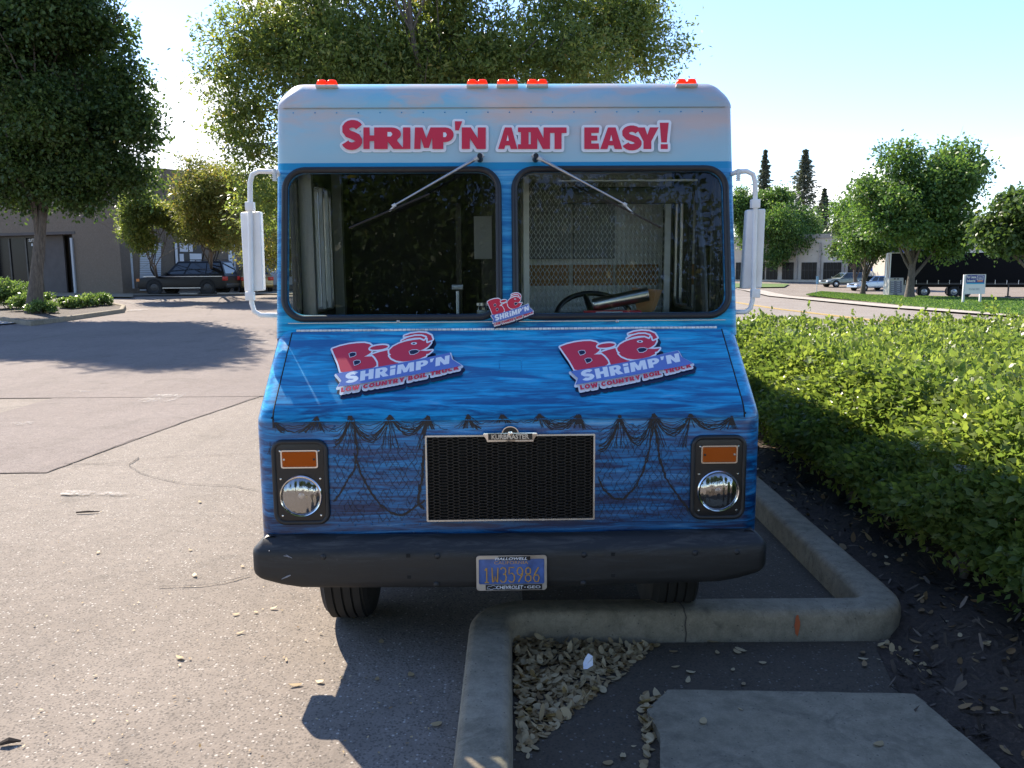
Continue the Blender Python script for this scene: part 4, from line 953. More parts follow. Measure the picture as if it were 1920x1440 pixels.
# alternating column bands: small hexagons and elongated cells
xsq = []; x = -.378
while x < .378:
    xsq += [(x, 'h'), (x + .026, 'h'), (x + .052, 'l')]; x += .090
y0, y1 = .100, .115
def strand(ax, az, bx, bz, wd_=.0026):
    ax = max(-.378, min(.378, ax)); bx = max(-.378, min(.378, bx)); az = max(.70, min(1.085, az)); bz = max(.70, min(1.085, bz))
    d = Vector((bx - ax, bz - az)); 
    if d.length < .001: return
    d.normalize(); q = Vector((-d.y, d.x)) * wd_ / 2
    P = [(ax + q.x, az + q.y), (bx + q.x, bz + q.y), (bx - q.x, bz - q.y), (ax - q.x, az - q.y)]
    mb.add([(u, y0, v) for u, v in P] + [(u, y1, v) for u, v in P], [(0, 1, 2, 3), (0, 1, 5, 4), (3, 2, 6, 7)])
for r_i in range(rows + 1):
    z = .70 + r_i * pz
    for k, (x, typ) in enumerate(xsq):
        wcell = .026 if typ == 'h' else .038; offz = pz / 2 if k % 2 else 0; nxt = pz / 2 if (k + 1) % 2 else 0
        strand(x + .006, z + offz, x + wcell - .006, z + offz)                  # horizontal edge
        strand(x + wcell - .006, z + offz, x + wcell + .006, z + nxt - (pz if nxt < offz and False else 0))
        strand(x + wcell - .006, z + offz, x + wcell + .006, z + nxt + (pz if nxt < offz else -pz if nxt > offz else 0) * 1.0)
tag(mb.build('grille_mesh', MC['black_plastic'], TR), kind='stuff')
# winged emblem on the grille
BD = MB().prism([(-.124, .012), (-.118, .020), (.118, .020), (.124, .012), (.110, -.008), (.104, -.022), (-.104, -.022), (-.110, -.008)], lambda u, v, h: (u, h, 1.087 + v), .078, .090).build('grille_badge', MC['chrome'], TR, bevel=.0015)
MB().box(-.100, .100, .0755, .0785, 1.0745, 1.1035).build('badge_field', MC['black_plastic'], BD)
MB().tube([(.036 * math.cos(R(a)), .082, 1.104 + .030 * math.sin(R(a))) for a in range(0, 181, 15)], .0042, 6).build('badge_arch', MC['chrome'], BD, smooth=60)
MB().add([(.034 * math.cos(R(a)), .084, 1.104 + .028 * math.sin(R(a))) for a in range(0, 181, 15)], [tuple(range(13))]).build('arch_field', MC['black_plastic'], BD)
MB().lathe([(.013, .078), (.011, .073), (0, .071)], 14, 'Y', (0, 0, 1.104)).build('badge_boss', MC['chrome'], BD, smooth=40)
tx('badge_lettering', 'KURBMASTER', -.085, .085, 1.0775, 1.1005, .0745, 'alu', BD, bold=.03)
for x_ in (-.105, .022): MB().box(x_, x_ + .083, .0765, .080, 1.0655, 1.071).build('badge_bar', MC['chrome'], BD)

# ---- headlight panels
mat('reflector', (.82, .82, .82), .08, 1)
m, t, b = newmat('lens_glass'); t.n.remove(b); p = t.objco(); sx = t.new('ShaderNodeSeparateXYZ', {0: p})
wv = t.math('ADD', t.math('SINE', t.math('MULTIPLY', sx.outputs[0], 260.)), t.math('MULTIPLY', t.noise(p, 22, 3, .6), 2.0)); bp_ = t.bump(wv, .18, .004)
gl_ = t.new('ShaderNodeBsdfGlossy', {'Roughness': .05}); t.l.new(bp_, gl_.inputs['Normal']); tr_ = t.new('ShaderNodeBsdfTransparent', {0: (.92, .94, .96, 1)})
ms = t.new('ShaderNodeMixShader', {0: .42}); t.l.new(tr_.outputs[0], ms.inputs[1]); t.l.new(gl_.outputs[0], ms.inputs[2]); t.l.new(ms.outputs[0], t.n['Material Output'].inputs[0])
for sgn in (-1, 1):
    cx = sgn * .960; cz = .8785
    o_ = rrect(.224, .366, .035, 6, cx, cz)
    HB = MB().prism(o_, lambda u, v, h: (u, h, v), .108, .121).build('headlight_panel', MC['black_plastic'], TR, bevel=.002)
    MB().tube([(x, .112, z) for x, z in rrect(.236, .378, .042, 7, cx, cz)], .0115, 8, closed=True).build('panel_rubber', MC['rubber'], HB, smooth=60)
    for dx, dz in ((-.088, .148), (.088, .148), (-.088, -.155), (.088, -.155), (-.090, .018), (.090, .018)):
        MB().lathe([(.0048, .108), (.0045, .1055), (0, .104)], 8, 'Y', (cx + dx, 0, cz + dz)).build('panel_screw', MC['chrome'], HB, smooth=40)
    tl = MB(); ring_plate(tl, rrect(.168, .084, .010, 4, cx, .990), rrect(.156, .072, .008, 4, cx, .990), .098, .1085)
    TL = tl.build('turn_signal', MC['chrome'], TR, smooth=30)
    lp = rrect(.155, .071, .008, 3, cx, .990)
    mbl = MB()
    xs_ = np.linspace(cx - .077, cx + .077, 41)
    for i in range(40):
        mbl.add([(xs_[i], .097, .9555), (xs_[i + 1], .097, .9555), (xs_[i + 1], .097, 1.0245), (xs_[i], .097, 1.0245), ((xs_[i] + xs_[i + 1]) / 2, .0945, .957), ((xs_[i] + xs_[i + 1]) / 2, .0945, 1.023)], [(0, 4, 5, 3), (4, 1, 2, 5), (0, 1, 4), (3, 5, 2)])
    mbl.build('amber_lens', MC['amber_lens'], TL)
    for s2 in (-1, 1): MB().lathe([(.0055, .0965), (.005, .092), (0, .091)], 8, 'Y', (cx + s2 * .068, 0, .990)).build('lens_screw', MC['dark_trim' if s2 * sgn < 0 else 'alu'], TL, smooth=40)
    HL = MB().lathe([(.098, .108), (.098, .097), (.094, .092), (.0895, .094), (.0885, .104)], 36, 'Y', (cx, 0, .8165)).build('headlight', MC['chrome'], TR, smooth=35)
    MB().lathe([(.089, .104), (.078, .122), (.055, .142), (.03, .152), (.0, .156)], 36, 'Y', (cx, 0, .8165)).build('reflector', MC['reflector'], HL, smooth=60)
    MB().lathe([(0, .105), (.012, .106), (.018, .112), (.020, .15)], 16, 'Y', (cx, 0, .8165)).build('bulb_shield', MC['alu'], HL, smooth=60)
    MB().lathe([(.0885, .099), (.075, .090), (.05, .083), (.025, .0795), (0, .0785)], 36, 'Y', (cx, 0, .8165)).build('headlight_lens', MC['lens_glass'], HL, smooth=60)
mat('red_lens', (.6, .02, .015), .2)
for sgn in (-1, 1): MB().box(min(sgn * WD, sgn * (WD + .012)), max(sgn * WD, sgn * (WD + .012)), .26, .32, 1.13, 1.175).build('side_reflector', MC['red_lens'], TR, bevel=.004)
# rivets
mb = MB()
def riv(x, y, z, r=.0055): mb.lathe([(r, 0), (r * .7, -.0022), (0, -.003)], 7, 'Y', (x, y, z))
for sgn in (-1, 1):
    for x in np.arange(.42, .84, .075): riv(sgn * x, .120, .672 + random.uniform(-.002, .002))
    for x in (.47, .50, .56, .69, .80, .9): riv(sgn * x, .120, 1.135 + random.uniform(-.003, .003))
for x in np.arange(-1.0, 1.01, .11): riv(x, .120, .635 + random.uniform(-.004, .004), .0045)
for x in np.arange(-.34, .35, .12): riv(x, .120, .682)
for x in np.arange(-1.08, 1.09, .085): riv(x, FY(1.592) + .0005, 1.586, .004)
for x in np.arange(-1.08, 1.09, .11): riv(x, FY(2.63), 2.632, .004)
tag(mb.build('rivets', MC['wrap_sea'], TR, smooth=60), kind='stuff')
for px in (747, 1157):
    g = P_front(px, 602); MB().lathe([(.009, g.y), (.008, g.y - .01), (0, g.y - .014)], 12, 'Y', (g.x, 0, g.z)).build('washer_nozzle', MC['alu'], TR, smooth=40)

# ---- netting print
PN_ = Print(lambda u, v, h: tuple(P_panel(u, v, h)), .0012, .00001)
peaks = [(513, 790, 1), (594, 782, 2), (657, 781, 2), (730, 779, 3), (803, 780, 4), (878, 778, 2), (942, 778, 2), (1011, 777, 3), (1085, 778, 4), (1162, 779, 2), (1225, 776, 2), (1295, 777, 3), (1372, 780, 4)]
mbn = MB()
hh = [.0014]
def seg(a, b_, wd_):
    a, b_ = Vector(a), Vector(b_); d = b_ - a
    if d.length < .5: return
    d.normalize(); q = Vector((-d.y, d.x)) * wd_ / 2; hh[0] += .0000008
    mbn.add([tuple(P_panel(*p_, hh[0])) for p_ in (a + q, b_ + q, b_ - q, a - q)], [(0, 1, 2, 3)])
def blocked(x, y): return (797 < x < 1121 and y > 806) or (508 < x < 624 and y > 812) or (1293 < x < 1406 and y > 808) or (905 < x < 1013 and y > 794)
def poly(pts, wd_):
    for a, b_ in zip(pts[:-1], pts[1:]):
        if not blocked(*a) and not blocked(*b_): seg(a, b_, wd_)
def sagc(a, b_, s, n=12, j=1.2): return [(a[0] + (b_[0] - a[0]) * i / n + random.uniform(-j, j) * .6, a[1] + (b_[1] - a[1]) * i / n + s * 4 * (i / n) * (1 - i / n) + random.uniform(-j, j)) for i in range(n + 1)]
for i, (a, b_) in enumerate(zip(peaks[:-1], peaks[1:])):
    s = {0: 30, 1: 50, 2: 42, 3: 30, 4: 60, 5: 34, 6: 30, 7: 24, 8: 62, 9: 50, 10: 34, 11: 24}[i]
    for k in range(5): poly(sagc((a[0] + random.uniform(-3, 3), a[1]), (b_[0] + random.uniform(-3, 3), b_[1]), s + k * 3.2 - 6, 16, 1.6), 1.7)
    for k in range(4): poly(sagc(a[:2], b_[:2], s * (.45 + .14 * k), 12, 2.2), .9)
for (px, py, kk) in peaks:
    for k in range(9):
        dx = random.uniform(-26, 26); poly([(px + dx * f + random.uniform(-2, 2), py + 62 * f) for f in np.linspace(0, 1, 6)], .95)
    if kk == 4:
        for k in range(18): dx = random.uniform(-13, 13); poly([(px + dx * f, py + 34 * f) for f in (0, .5, 1)], 3.2)
# long drapes under the scallops + fine diamond mesh
def drape_line(pts, n=26, wd_=2.0, j=2.2, reps=4):
    P = []
    for a, b_ in zip(pts[:-1], pts[1:]):
        for i in range(n // (len(pts) - 1)): f = i / (n // (len(pts) - 1)); P.append((a[0] + (b_[0] - a[0]) * f, a[1] + (b_[1] - a[1]) * f))
    P.append(pts[-1])
    for r_ in range(reps): poly([(x + random.uniform(-j, j), y + random.uniform(-j, j)) for x, y in P], wd_)
drape_line([(664, 790), (670, 850), (664, 880), (650, 905), (628, 938), (616, 950)], 30, 1.4)
drape_line([(664, 850), (678, 890), (694, 920), (712, 945), (735, 962), (755, 966), (775, 952), (800, 935)], 36, 1.6)
drape_line([(803, 790), (795, 850), (790, 900), (783, 940), (798, 958)], 30, 2.0, 3)
drape_line([(1118, 890), (1130, 915), (1148, 934), (1168, 936), (1190, 915), (1205, 885), (1216, 850), (1225, 790)], 40, 1.6)
drape_line([(1228, 800), (1236, 860), (1250, 900), (1268, 925), (1290, 955), (1300, 965)], 36, 1.5)
def netmesh(x0, x1, y0, y1, keep):
    st = 11.5; jx = {}
    def J(i, k):
        if (i, k) not in jx: jx[(i, k)] = (random.uniform(-2.6, 2.6), random.uniform(-2.6, 2.6))
        return jx[(i, k)]
    for k in range(int((y1 - y0) / st * 1.2) + 1):
        for i in range(int((x1 - x0) / st) + 1):
            x = x0 + i * st + (st / 2 if k % 2 else 0); y = y0 + k * st / 1.2 + 4 * math.sin(x * .03)
            if keep < random.random(): continue
            a = (x + J(i, k)[0], y + J(i, k)[1])
            for di in ((-1 if not k % 2 else 0), (0 if not k % 2 else 1)):
                b2 = (x0 + (i + di) * st + (st / 2 if (k + 1) % 2 else 0), y0 + (k + 1) * st / 1.2 + 4 * math.sin(x * .03)); q = J(i + di, k + 1)
                if random.random() < .86: poly([a, ((a[0] + b2[0] + q[0]) / 2 + random.uniform(-.8, .8), (a[1] + b2[1] + q[1]) / 2 + 1.0), (b2[0] + q[0], b2[1] + q[1])], random.uniform(.42, .85))
netmesh(622, 796, 832, 972, .93); netmesh(1122, 1296, 830, 972, .93); netmesh(520, 800, 800, 828, .5); netmesh(1120, 1390, 798, 826, .5)
me = bpy.data.meshes.new('net_print'); me.from_pydata(mbn.v, [], mbn.f); tag(link('net_print', me, MC['net_print'], TR), kind='stuff')

# ---- slogan over the windshield
PR = Print(lambda u, v, h: tuple(P_front(u, v, h)), .0018)
def put(ch, x0, x1, y0=281, y1=240.5, sh=0.0, rot=0, dy=0):
    return glyph(ch, x0, x1, y0, y1, sh, rot, ((x0 + x1) / 2, (y0 + y1) / 2) if rot else None, dy)
SL = [put('S', 640, 679, 281, 229, 2), put('H', 682, 714), put('R', 711, 756), put('1' if False else 'I', 756, 770), put('M', 777, 823), put('P', 818, 851), put("'", 850, 864, 272, 229, 3), put('N', 866, 911),
      put('A', 934, 970), put('1', 971, 997), put('N', 995, 1031), put('T', 1030, 1062), put('E', 1095, 1123), put('A', 1125, 1166), put('S', 1165, 1202, 282, 239), put('Y', 1192, 1234), put('!', 1237, 1252, 281, 240)]
for g_ in SL: PR.outline(g_, 5.2, 'w'); 
for g_ in SL: PR.fill(g_[:1], 'w')
PR.layer(.0004)
for g_ in SL: PR.fill(g_, 'r')
d_ = PR.build(TR, {'w': ('slogan_outline', MC['white_print']), 'r': ('slogan_lettering', MC['red_print'])})
for q_ in d_.values(): tag(q_, kind='stuff')

# ---- logo : traced in its own plane, then laid on hood (twice) and on the centre post
def Z(pts): return [(940 + x / 3.4294, 580 + y / 3.4294) for x, y in pts]
def logo(fn, parent, sc2=1.0):
    L = Print(fn, .0016, .00001)
    Bq = Z([(376, 257), (420, 240), (470, 228), (520, 221), (570, 219), (605, 226), (628, 243), (634, 262), (628, 282), (606, 300), (592, 306), (640, 305), (672, 316), (692, 334), (694, 354), (676, 374), (640, 388), (590, 398), (540, 404), (502, 408), (470, 404), (440, 350), (405, 300)])
    B1 = Z([(494, 290), (512, 283), (532, 284), (538, 298), (526, 307), (506, 312)]); B2 = Z([(536, 340), (552, 333), (572, 334), (580, 346), (568, 357), (548, 364)])
    I_ = Z([(640, 292), (690, 276), (735, 265), (752, 300), (772, 328), (822, 340), (822, 356), (760, 366), (702, 374), (690, 340), (666, 312)])
    D_ = Z([(672 + 56 * math.cos(a) , 249 + 14 * math.sin(a) - 6 * math.cos(a)) for a in np.linspace(0, 2 * PI, 17)[:-1]])
    Gq = Z([(742, 268), (760, 244), (790, 226), (830, 212), (880, 202), (930, 196), (962, 196), (990, 200), (994, 222), (982, 244), (960, 260), (938, 270), (980, 272), (1016, 268), (1000, 288), (984, 292), (986, 304), (950, 322), (900, 334), (850, 340), (806, 334), (770, 318), (752, 300), (762, 296), (748, 286)])
    G1 = Z([(872, 276), (886, 268), (912, 266), (934, 272), (926, 284), (906, 294), (884, 294)])
    T1 = Z(ribbon2([(814, 178), (850, 168), (900, 163), (945, 168), (975, 182), (986, 206)], [5, 12, 16, 20, 24, 30]))
    T2 = Z(ribbon2([(806, 208), (840, 192), (880, 183), (920, 182), (948, 192)], [4, 9, 12, 12, 14]))
    eye = Z([(888 + 20 * math.cos(a), 226 + 8 * math.sin(a)) for a in np.linspace(0, 2 * PI, 13)[:-1]]); pup = Z([(888 + 9 * math.cos(a), 226 + 4.5 * math.sin(a)) for a in np.linspace(0, 2 * PI, 9)[:-1]])
    Rb = Z([(443, 418), (480, 411), (640, 386), (800, 357), (960, 323), (1132, 284), (1156, 326), (1228, 365), (1180, 380), (1000, 414), (800, 450), (640, 478), (477, 503), (492, 462)])
    reds = [[Bq, B1, B2], [I_], [D_], [Gq, G1], [T1], [T2]]
    # letters of the banner
    ang = math.atan2(-(395 - 538), (1222 - 505))
    def line(txt, p0, p1, h0, h1, gap=.10, spw=.4, bow_=0.0):
        tot = sum((GL[c][0] + gap) if c != ' ' else spw for c in txt) - gap; P0, P1 = Vector(p0), Vector(p1); d = (P1 - P0) / tot; dn = d.normalized(); up = Vector((dn.y, -dn.x)); x = 0; out = []
        for c in txt:
            if c == ' ': x += spw; continue
            f = x / tot; h = h0 + (h1 - h0) * f; lift = -bow_ * 4 * f * (1 - f)
            out.append([[tuple(P0 + d * (x + u) + up * (v * h + lift)) for u, v in l] for l in GL[c][1]]); x += GL[c][0] + gap
        return [[Z(l) for l in g_] for g_ in out]
    W1 = line("SHRiMP'N", (518, 482), (1146, 352), 66, 54, .10, .4, 6)
    W2 = line("LOW COUNTRY BOiL TRUCK", (508, 536), (1220, 388), 29, 27, .09, .40, 11)
    allw = reds + [[Rb]]
    sh = [[[(x + 3.5, y + 5) for x, y in l] for l in g_[:1]] for g_ in allw + W2]
    for g_ in sh: L.outline(g_, 4.2, 'k'); L.fill(g_, 'k')
    L.layer(.0002)
    L.outline([Rb], 2.9, 'w')
    for g_ in W2: L.outline(g_[:1], 3.0, 'w')
    for g_ in [[Rb]] + W2: L.fill(g_[:1], 'w')
    L.layer(.0002)
    for g_ in reds:
        L.outline(g_[:1], 2.9, 'w'); L.fill(g_[:1], 'w'); L.layer(.0001); L.fill(g_, 'r'); L.layer(.0001)
    for h_ in (B1, B2, G1): L.outline([h_], 1.0, 'w')
    L.layer(.0001)
    for g_ in W2: L.fill(g_, 'r')
    for h_ in (B1, B2, G1): L.fill([h_], 'k')
    L.fill([Rb], 'b'); L.layer(.0001)
    for g_ in W1: L.fill(g_, 'w')
    L.fill([eye], 'w'); L.layer(.0001); L.fill([pup], 'k')
    out = L.build(None, {'k': ('logo_shadow', MC['logo_shadow']), 'w': ('logo_white', MC['white_print']), 'r': ('logo_red', MC['red_print']), 'b': ('logo_banner', MC['logo_blue'])})
    base = out['w']; base.name = 'logo'; base.parent = parent
    for k in 'krb': out[k].parent = base
    return base
LG = logo(lambda u, v, h: tuple(P_hood(u, v, h)), TR)
dxl = P_hood(1087.3, 736.9).x - P_hood(639.4, 740.4).x
l2 = copy_tree(LG, TR); l2.location.x = -dxl
def small(u, v, h):
    s = .345; px = 961 + (u - 1186) * s; py = 584 + (v - 687) * s * 1.58; p_ = P_front(px, py, h)
    return tuple(p_ + NF * .022) if False else tuple(Vector((p_.x, p_.y - .024, p_.z)))
LS = logo(small, TR)
# backing plate of the small logo (a vinyl board standing on the gaskets)
# ---- marker lamps on the roof
for px in (614, 895, 951, 1007, 1286):
    g = on_plane(px, 161, (0, FY(2.66) + .055, 2.7), (0, -1, 0)); e = MB()
    e.box(-.056, .056, -.010, .026, -.022, -.012)
    mk = e.build('marker_light', MC['marker_base'], TR, bevel=.004)
    mb = MB()
    for s_ in (-1, 1):
        vs = []; fs = []; nu, nv = 8, 6
        for i in range(nu + 1):
            for j in range(nv + 1):
                u = -1 + 2 * i / nu; v = j / nv * PI; rr_ = (1 - abs(u) ** 4) ** .5 * .5 + .5
                vs.append((s_ * .026 + u * .026, .010 - math.cos(v) * .020 * rr_, -.012 + .026 * math.sin(v) ** .7 * rr_))
        for i in range(nu):
            for j in range(nv): k = i * (nv + 1) + j; fs.append((k, k + 1, k + nv + 2, k + nv + 1))
        mb.add(vs, fs)
    mb.build('marker_lens', MC['marker_orange'], mk, smooth=60)
    mk.scale = (1.0, 1.2, 1.25); mk.location = (g.x, FY(2.66) + .036, 2.790); mk.rotation_euler = (R(-12), 0, 0)

# ---- wipers
def wiper(pts, blade):
    P = [P_front(*p_, .045) for p_ in pts]; B_ = [P_front(*p_, .022) for p_ in blade]
    wp = MB().tube([P[0], P[0].lerp(P[1], .25), P[1]], [.010, .007, .0045], 8).build('wiper', MC['alu'], TR, smooth=50)
    MB().cyl(P_front(*pts[0], -.01), P_front(*pts[0], .06), .017, .013, 12).build('wiper_pivot', MC['dark_trim'], wp, smooth=40)
    d = (P[1] - P[0]).normalized(); MB().tube([P[0] - d * .02 , P[0] + d * .035], [.013, .010], 6).build('wiper_knuckle', MC['galv'], wp, smooth=40)
    MB().tube([P[1], P[1] + d * .02], .009, 6).tube([P[1], B_[1] + (B_[0] - B_[1]) * .5], .005, 6).build('wiper_clip', MC['galv'], wp)
    MB().tube([B_[0], B_[1]], .0048, 5).tube([B_[0] + NF * .01, B_[1] + NF * .01], .003, 5).build('wiper_blade', MC['rubber'], wp)
wiper([(900, 299), (744, 388)], [(806, 366), (656, 430)])
wiper([(1004, 299), (1166, 386)], [(1136, 377), (1237, 429)])

# ---- mirrors
def mirror(px_arm, hx0, hx1, top, bot, hy0, hy1, sgn, hx0b, hx1b):
    D = .66 + TY
    L = lambda px, py, d=D: TI @ at(px, py, d)
    ex = sgn * WD
    a = [Vector((ex, .80, 2.315)), L(520 if sgn < 0 else 1382, 322), L(px_arm + (16 if sgn < 0 else -16), 321), L(px_arm + (4 if sgn < 0 else -4), 327), L(px_arm, 342), L(px_arm, hy0), L(px_arm + (2 if sgn < 0 else -3), hy1), L(px_arm + (3 if sgn < 0 else -5), bot - 22), L(px_arm + (8 if sgn < 0 else -9), bot - 7), L(px_arm + (20 if sgn < 0 else -18), bot), L(520 if sgn < 0 else 1380, bot), Vector((ex, .72, 1.60))]
    mr = MB().tube(a, .0125, 10).build('side_mirror', MC['white_paint'], TR, smooth=60)
    c0, c1, c2, c3 = L(hx0, hy0 + 2, D + .03), L(hx1, hy0, D - .0), L(hx1b, hy1, D - .0), L(hx0b, hy1 + 2, D + .03)
    bk = Vector((0, .05, 0)); vs = [c0, c1, c2, c3, c0 + bk, c1 + bk, c2 + bk, c3 + bk]
    hd = MB().add(vs, [(0, 1, 2, 3), (7, 6, 5, 4), (0, 4, 5, 1), (1, 5, 6, 2), (2, 6, 7, 3), (3, 7, 4, 0)]).build('mirror_housing', MC['white_paint'], mr, bevel=.010, seg=3)
    m1, m2 = (c0 + c1) / 2, (c2 + c3) / 2
    MB().add([c0 + bk * 1.02 + (c1 - c0) * .08 + (c3 - c0) * .04, c1 + bk * 1.02 - (c1 - c0) * .08 + (c3 - c0) * .04, c2 + bk * 1.02 - (c2 - c3) * .08 - (c2 - c1) * .04, c3 + bk * 1.02 + (c2 - c3) * .08 - (c3 - c0) * .04], [(0, 1, 2, 3)]).build('mirror_glass', MC['chrome'], mr)
    for f in (hy0 - 9, hy1 + 10):
        q = L(px_arm, f); MB().box(q.x - .022, q.x + .022, q.y - .018, q.y + .018, q.z - .022, q.z + .022).build('mirror_clamp', MC['white_paint'], mr, bevel=.004)
    q = L(516 if sgn < 0 else 1383, 322); mb = MB(); mb.cyl(q + Vector((0, -.015, .012)), q + Vector((0, -.015, -.045)), .008, n=8)
    for k in range(5): mb.lathe([(.012, 0), (.012, .005)], 10, 'Z', (q.x, q.y - .015, q.z - .01 - k * .009))
    mb.build('mirror_bolt', MC['galv'], mr)
mirror(469, 450, 488, 320, 591, 396, 545, -1, 458, 494)
mirror(1416, 1401, 1436, 322, 585, 391, 540, 1, 1391, 1429)

# ---- inside the cab
MB().box(-1.12, 1.12, .62, 2.9, .93, .96).build('cab_floor', MC['interior_dark'], TR)
MB().box(-1.12, 1.12, .64, .98, 1.20, 1.588).build('dashboard', MC['interior_dark'], TR, bevel=.03)
MB().box(-1.12, 1.12, .80, 2.9, 2.62, 2.64).build('headliner', MC['interior_dark'], TR)
MB().box(-1.12, .06, 2.6, 2.64, .96, 2.62).box(.06, .10, 1.6, 2.6, .96, 2.62).build('bulkhead', MC['interior_dark'], TR)
MB().box(-.16, -.04, 2.45, 2.50, 1.0, 2.45).box(-.34, -.30, 2.4, 2.46, .96, 2.3).build('bulkhead_post', MC['dark_trim'], TR)
MB().box(.10, 1.12, 2.10, 2.13, .96, 2.62).build('rear_wall', MC['interior_light'], TR)
for x0, x1 in ((.16, .44), (.47, .74), (.76, 1.05)): MB().box(x0, x1, 2.07, 2.098, 1.72, 1.86).build('wall_board', MC['wood_brown'], TR, bevel=.004)
for x0, x1 in ((.16, .45), (.47, .75)): MB().box(x0, x1, 2.05, 2.098, 1.90, 2.40).build('wall_locker', MC['interior_grey'], TR, bevel=.006)
mb = MB().box(.115, .150, 1.55, 1.58, .96, 2.60).box(.985, 1.02, 1.55, 1.58, .96, 2.60).box(.15, .985, 1.55, 1.58, 2.40, 2.43).build('screen_frame', MC['galv'], TR)
mb = MB(); cw, ch_ = .0275, .046; ii = 0
z = 1.30
while z < 2.40:
    x = .15
    while x < .985:
        c = Vector((x + cw / 2, 0, z + ch_ / 2)); P = [Vector((x, 0, z + ch_ / 2)), Vector((x + cw / 2, 0, z + ch_)), Vector((x + cw, 0, z + ch_ / 2)), Vector((x + cw / 2, 0, z))]
        for k in range(4):
            a, b_ = P[k], P[(k + 1) % 4]; d = (b_ - a).normalized(); q = Vector((-d.z, 0, d.x)) * .0017
            if (a + q - c).length > (a - q - c).length: q = -q
            mb.add([(a.x, 1.564, a.z), (b_.x, 1.564, b_.z), (b_.x + 2 * q.x, 1.568, b_.z + 2 * q.z), (a.x + 2 * q.x, 1.568, a.z + 2 * q.z)], [(0, 1, 2, 3)])
        x += cw
    z += ch_
tag(mb.build('expanded_metal_screen', MC['galv'], TR), kind='stuff')
# door pillars seen through the glass
for sgn in (-1, 1):
    MB().box(min(sgn * 1.05, sgn * 1.12), max(sgn * 1.05, sgn * 1.12), 1.00, 1.05, .96, 2.6).box(min(sgn * 1.06, sgn * 1.12), max(sgn * 1.06, sgn * 1.12), 1.93, 2.0, .96, 2.6).build('door_post', MC['interior_grey' if sgn < 0 else 'dark_trim'], TR)
for k, y in enumerate((1.30, 1.55, 1.72)): MB().box(-1.125, -1.105, y, y + .022, 1.60, 2.33).build('door_rail', MC['galv'], TR)
MB().box(-1.09, -1.07, 1.05, 1.10, 1.0, 2.5).build('door_rail', MC['interior_light'], TR)
MB().box(1.105, 1.125, 1.42, 1.445, 1.60, 2.33).build('door_rail', MC['dark_trim'], TR)
MB().tube([(1.07, .86, 1.60), (1.06, .90, 1.9), (1.02, 1.0, 2.45)], .018, 8).build('seat_belt_post', MC['dark_trim'], TR)
MB().box(.30, 1.00, .92, .95, 2.18, 2.27).build('sun_visor', MC['black_plastic'], TR, bevel=.012)
MB().tube([(.28, .90, 2.30), (1.02, .90, 2.30)], .006, 6).build('visor_rail', MC['galv'], TR)
# steering wheel
sw = Matrix.Translation((.50, 1.12, 1.56)) @ Matrix.Rotation(R(38), 4, 'X')
ST_ = MB().tube([tuple(sw @ Vector((.215 * math.cos(a), .215 * math.sin(a), 0))) for a in np.linspace(0, 2 * PI, 33)[:-1]], .0155, 8, closed=True).build('steering_wheel', MC['black_plastic'], TR, smooth=60)
MB().lathe([(.0, .02), (.05, .015), (.055, -.02), (.04, -.05)], 16, 'Z').build('wheel_hub', MC['black_plastic'], ST_, smooth=40).matrix_local = sw
for a in (100, 215, 325): MB().tube([tuple(sw @ Vector((0, 0, -.01))), tuple(sw @ Vector((.20 * math.cos(R(a)), .20 * math.sin(R(a)), 0)))], [.022, .014], 6).build('wheel_spoke', MC['black_plastic'], ST_, smooth=50)
MB().box(.25, .56, .96, 1.06, 1.44, 1.595).build('instrument_pod', MC['black_plastic'], TR, bevel=.02)
MB().box(-.17, -.155, 2.40, 2.42, 1.0, 1.1).box(-.19, -.08, 1.62, 1.64, 1.90, 2.16).build('notice_sheet', MC['interior_grey'], TR)
MB().tube([(-.27, 1.0, 1.1), (-.27, 1.0, 1.72)], .008, 6).tube([(-.30, 1.0, 1.74), (-.24, 1.0, 1.74)], .014, 8).build('lever', MC['galv'], TR)
# loose things on the dashboard (top level)
def Tw(x, y, z): return TM @ Vector((x, y, z))
mat('steel_satin', (.62, .62, .58), .28, 1); mat('label_white', (.7, .74, .76), .5)
p0, p1 = Tw(.455, .80, 1.645), Tw(.735, .78, 1.70)
cy = empty('metal_canister', (Tw(.45, .8, 1.6)), 0, 'shiny steel canister lying on the dashboard behind the wheel-side windshield', 'canister')
o = MB().tube([p0, p0.lerp(p1, .03), p1], [.030, .036, .036], 20).build('canister_body', MC['steel_satin'], None, smooth=50); o.parent = cy; o.matrix_parent_inverse = Matrix.Translation(-Vector(cy.location))
o = MB().tube([p1 + (p1 - p0).normalized() * .001, p1 + (p1 - p0).normalized() * .010], [.0375, .0375], 20).build('lid', MC['alu'], None, smooth=50); o.parent = cy; o.matrix_parent_inverse = Matrix.Translation(-Vector(cy.location))
c0 = Tw(.70, .84, 1.60)
vs = [tuple(Tw(*q)) for q in ((.70, .84, 1.60), (.77, .81, 1.60), (.79, .80, 1.725), (.67, .86, 1.735), (.80, .86, 1.62), (.84, .88, 1.72))]
tag(MB().add(vs, [(0, 1, 2, 3), (1, 4, 5, 2)]).build('folded_card', MC['wood_brown']), 'bent brown card standing behind the steel canister on the dashboard', 'card')
RB = empty('first_aid_box', Tw(.55, .74, 1.588), R(TYAW), 'red box with a white label lying on the dashboard under the canister', 'box')
MB().box(-.15, .15, -.03, .03, 0, .032).build('box_body', MC['red_print'], RB, bevel=.005)
MB().box(-.09, .05, -.032, -.0302, .004, .028).build('box_label', MC['label_white'], RB)
for i in range(4): MB().box(-.035 + i * .02, -.025 + i * .02, -.0332, -.0322, .008, .022).build('label_mark', MC['dark_trim'], RB)
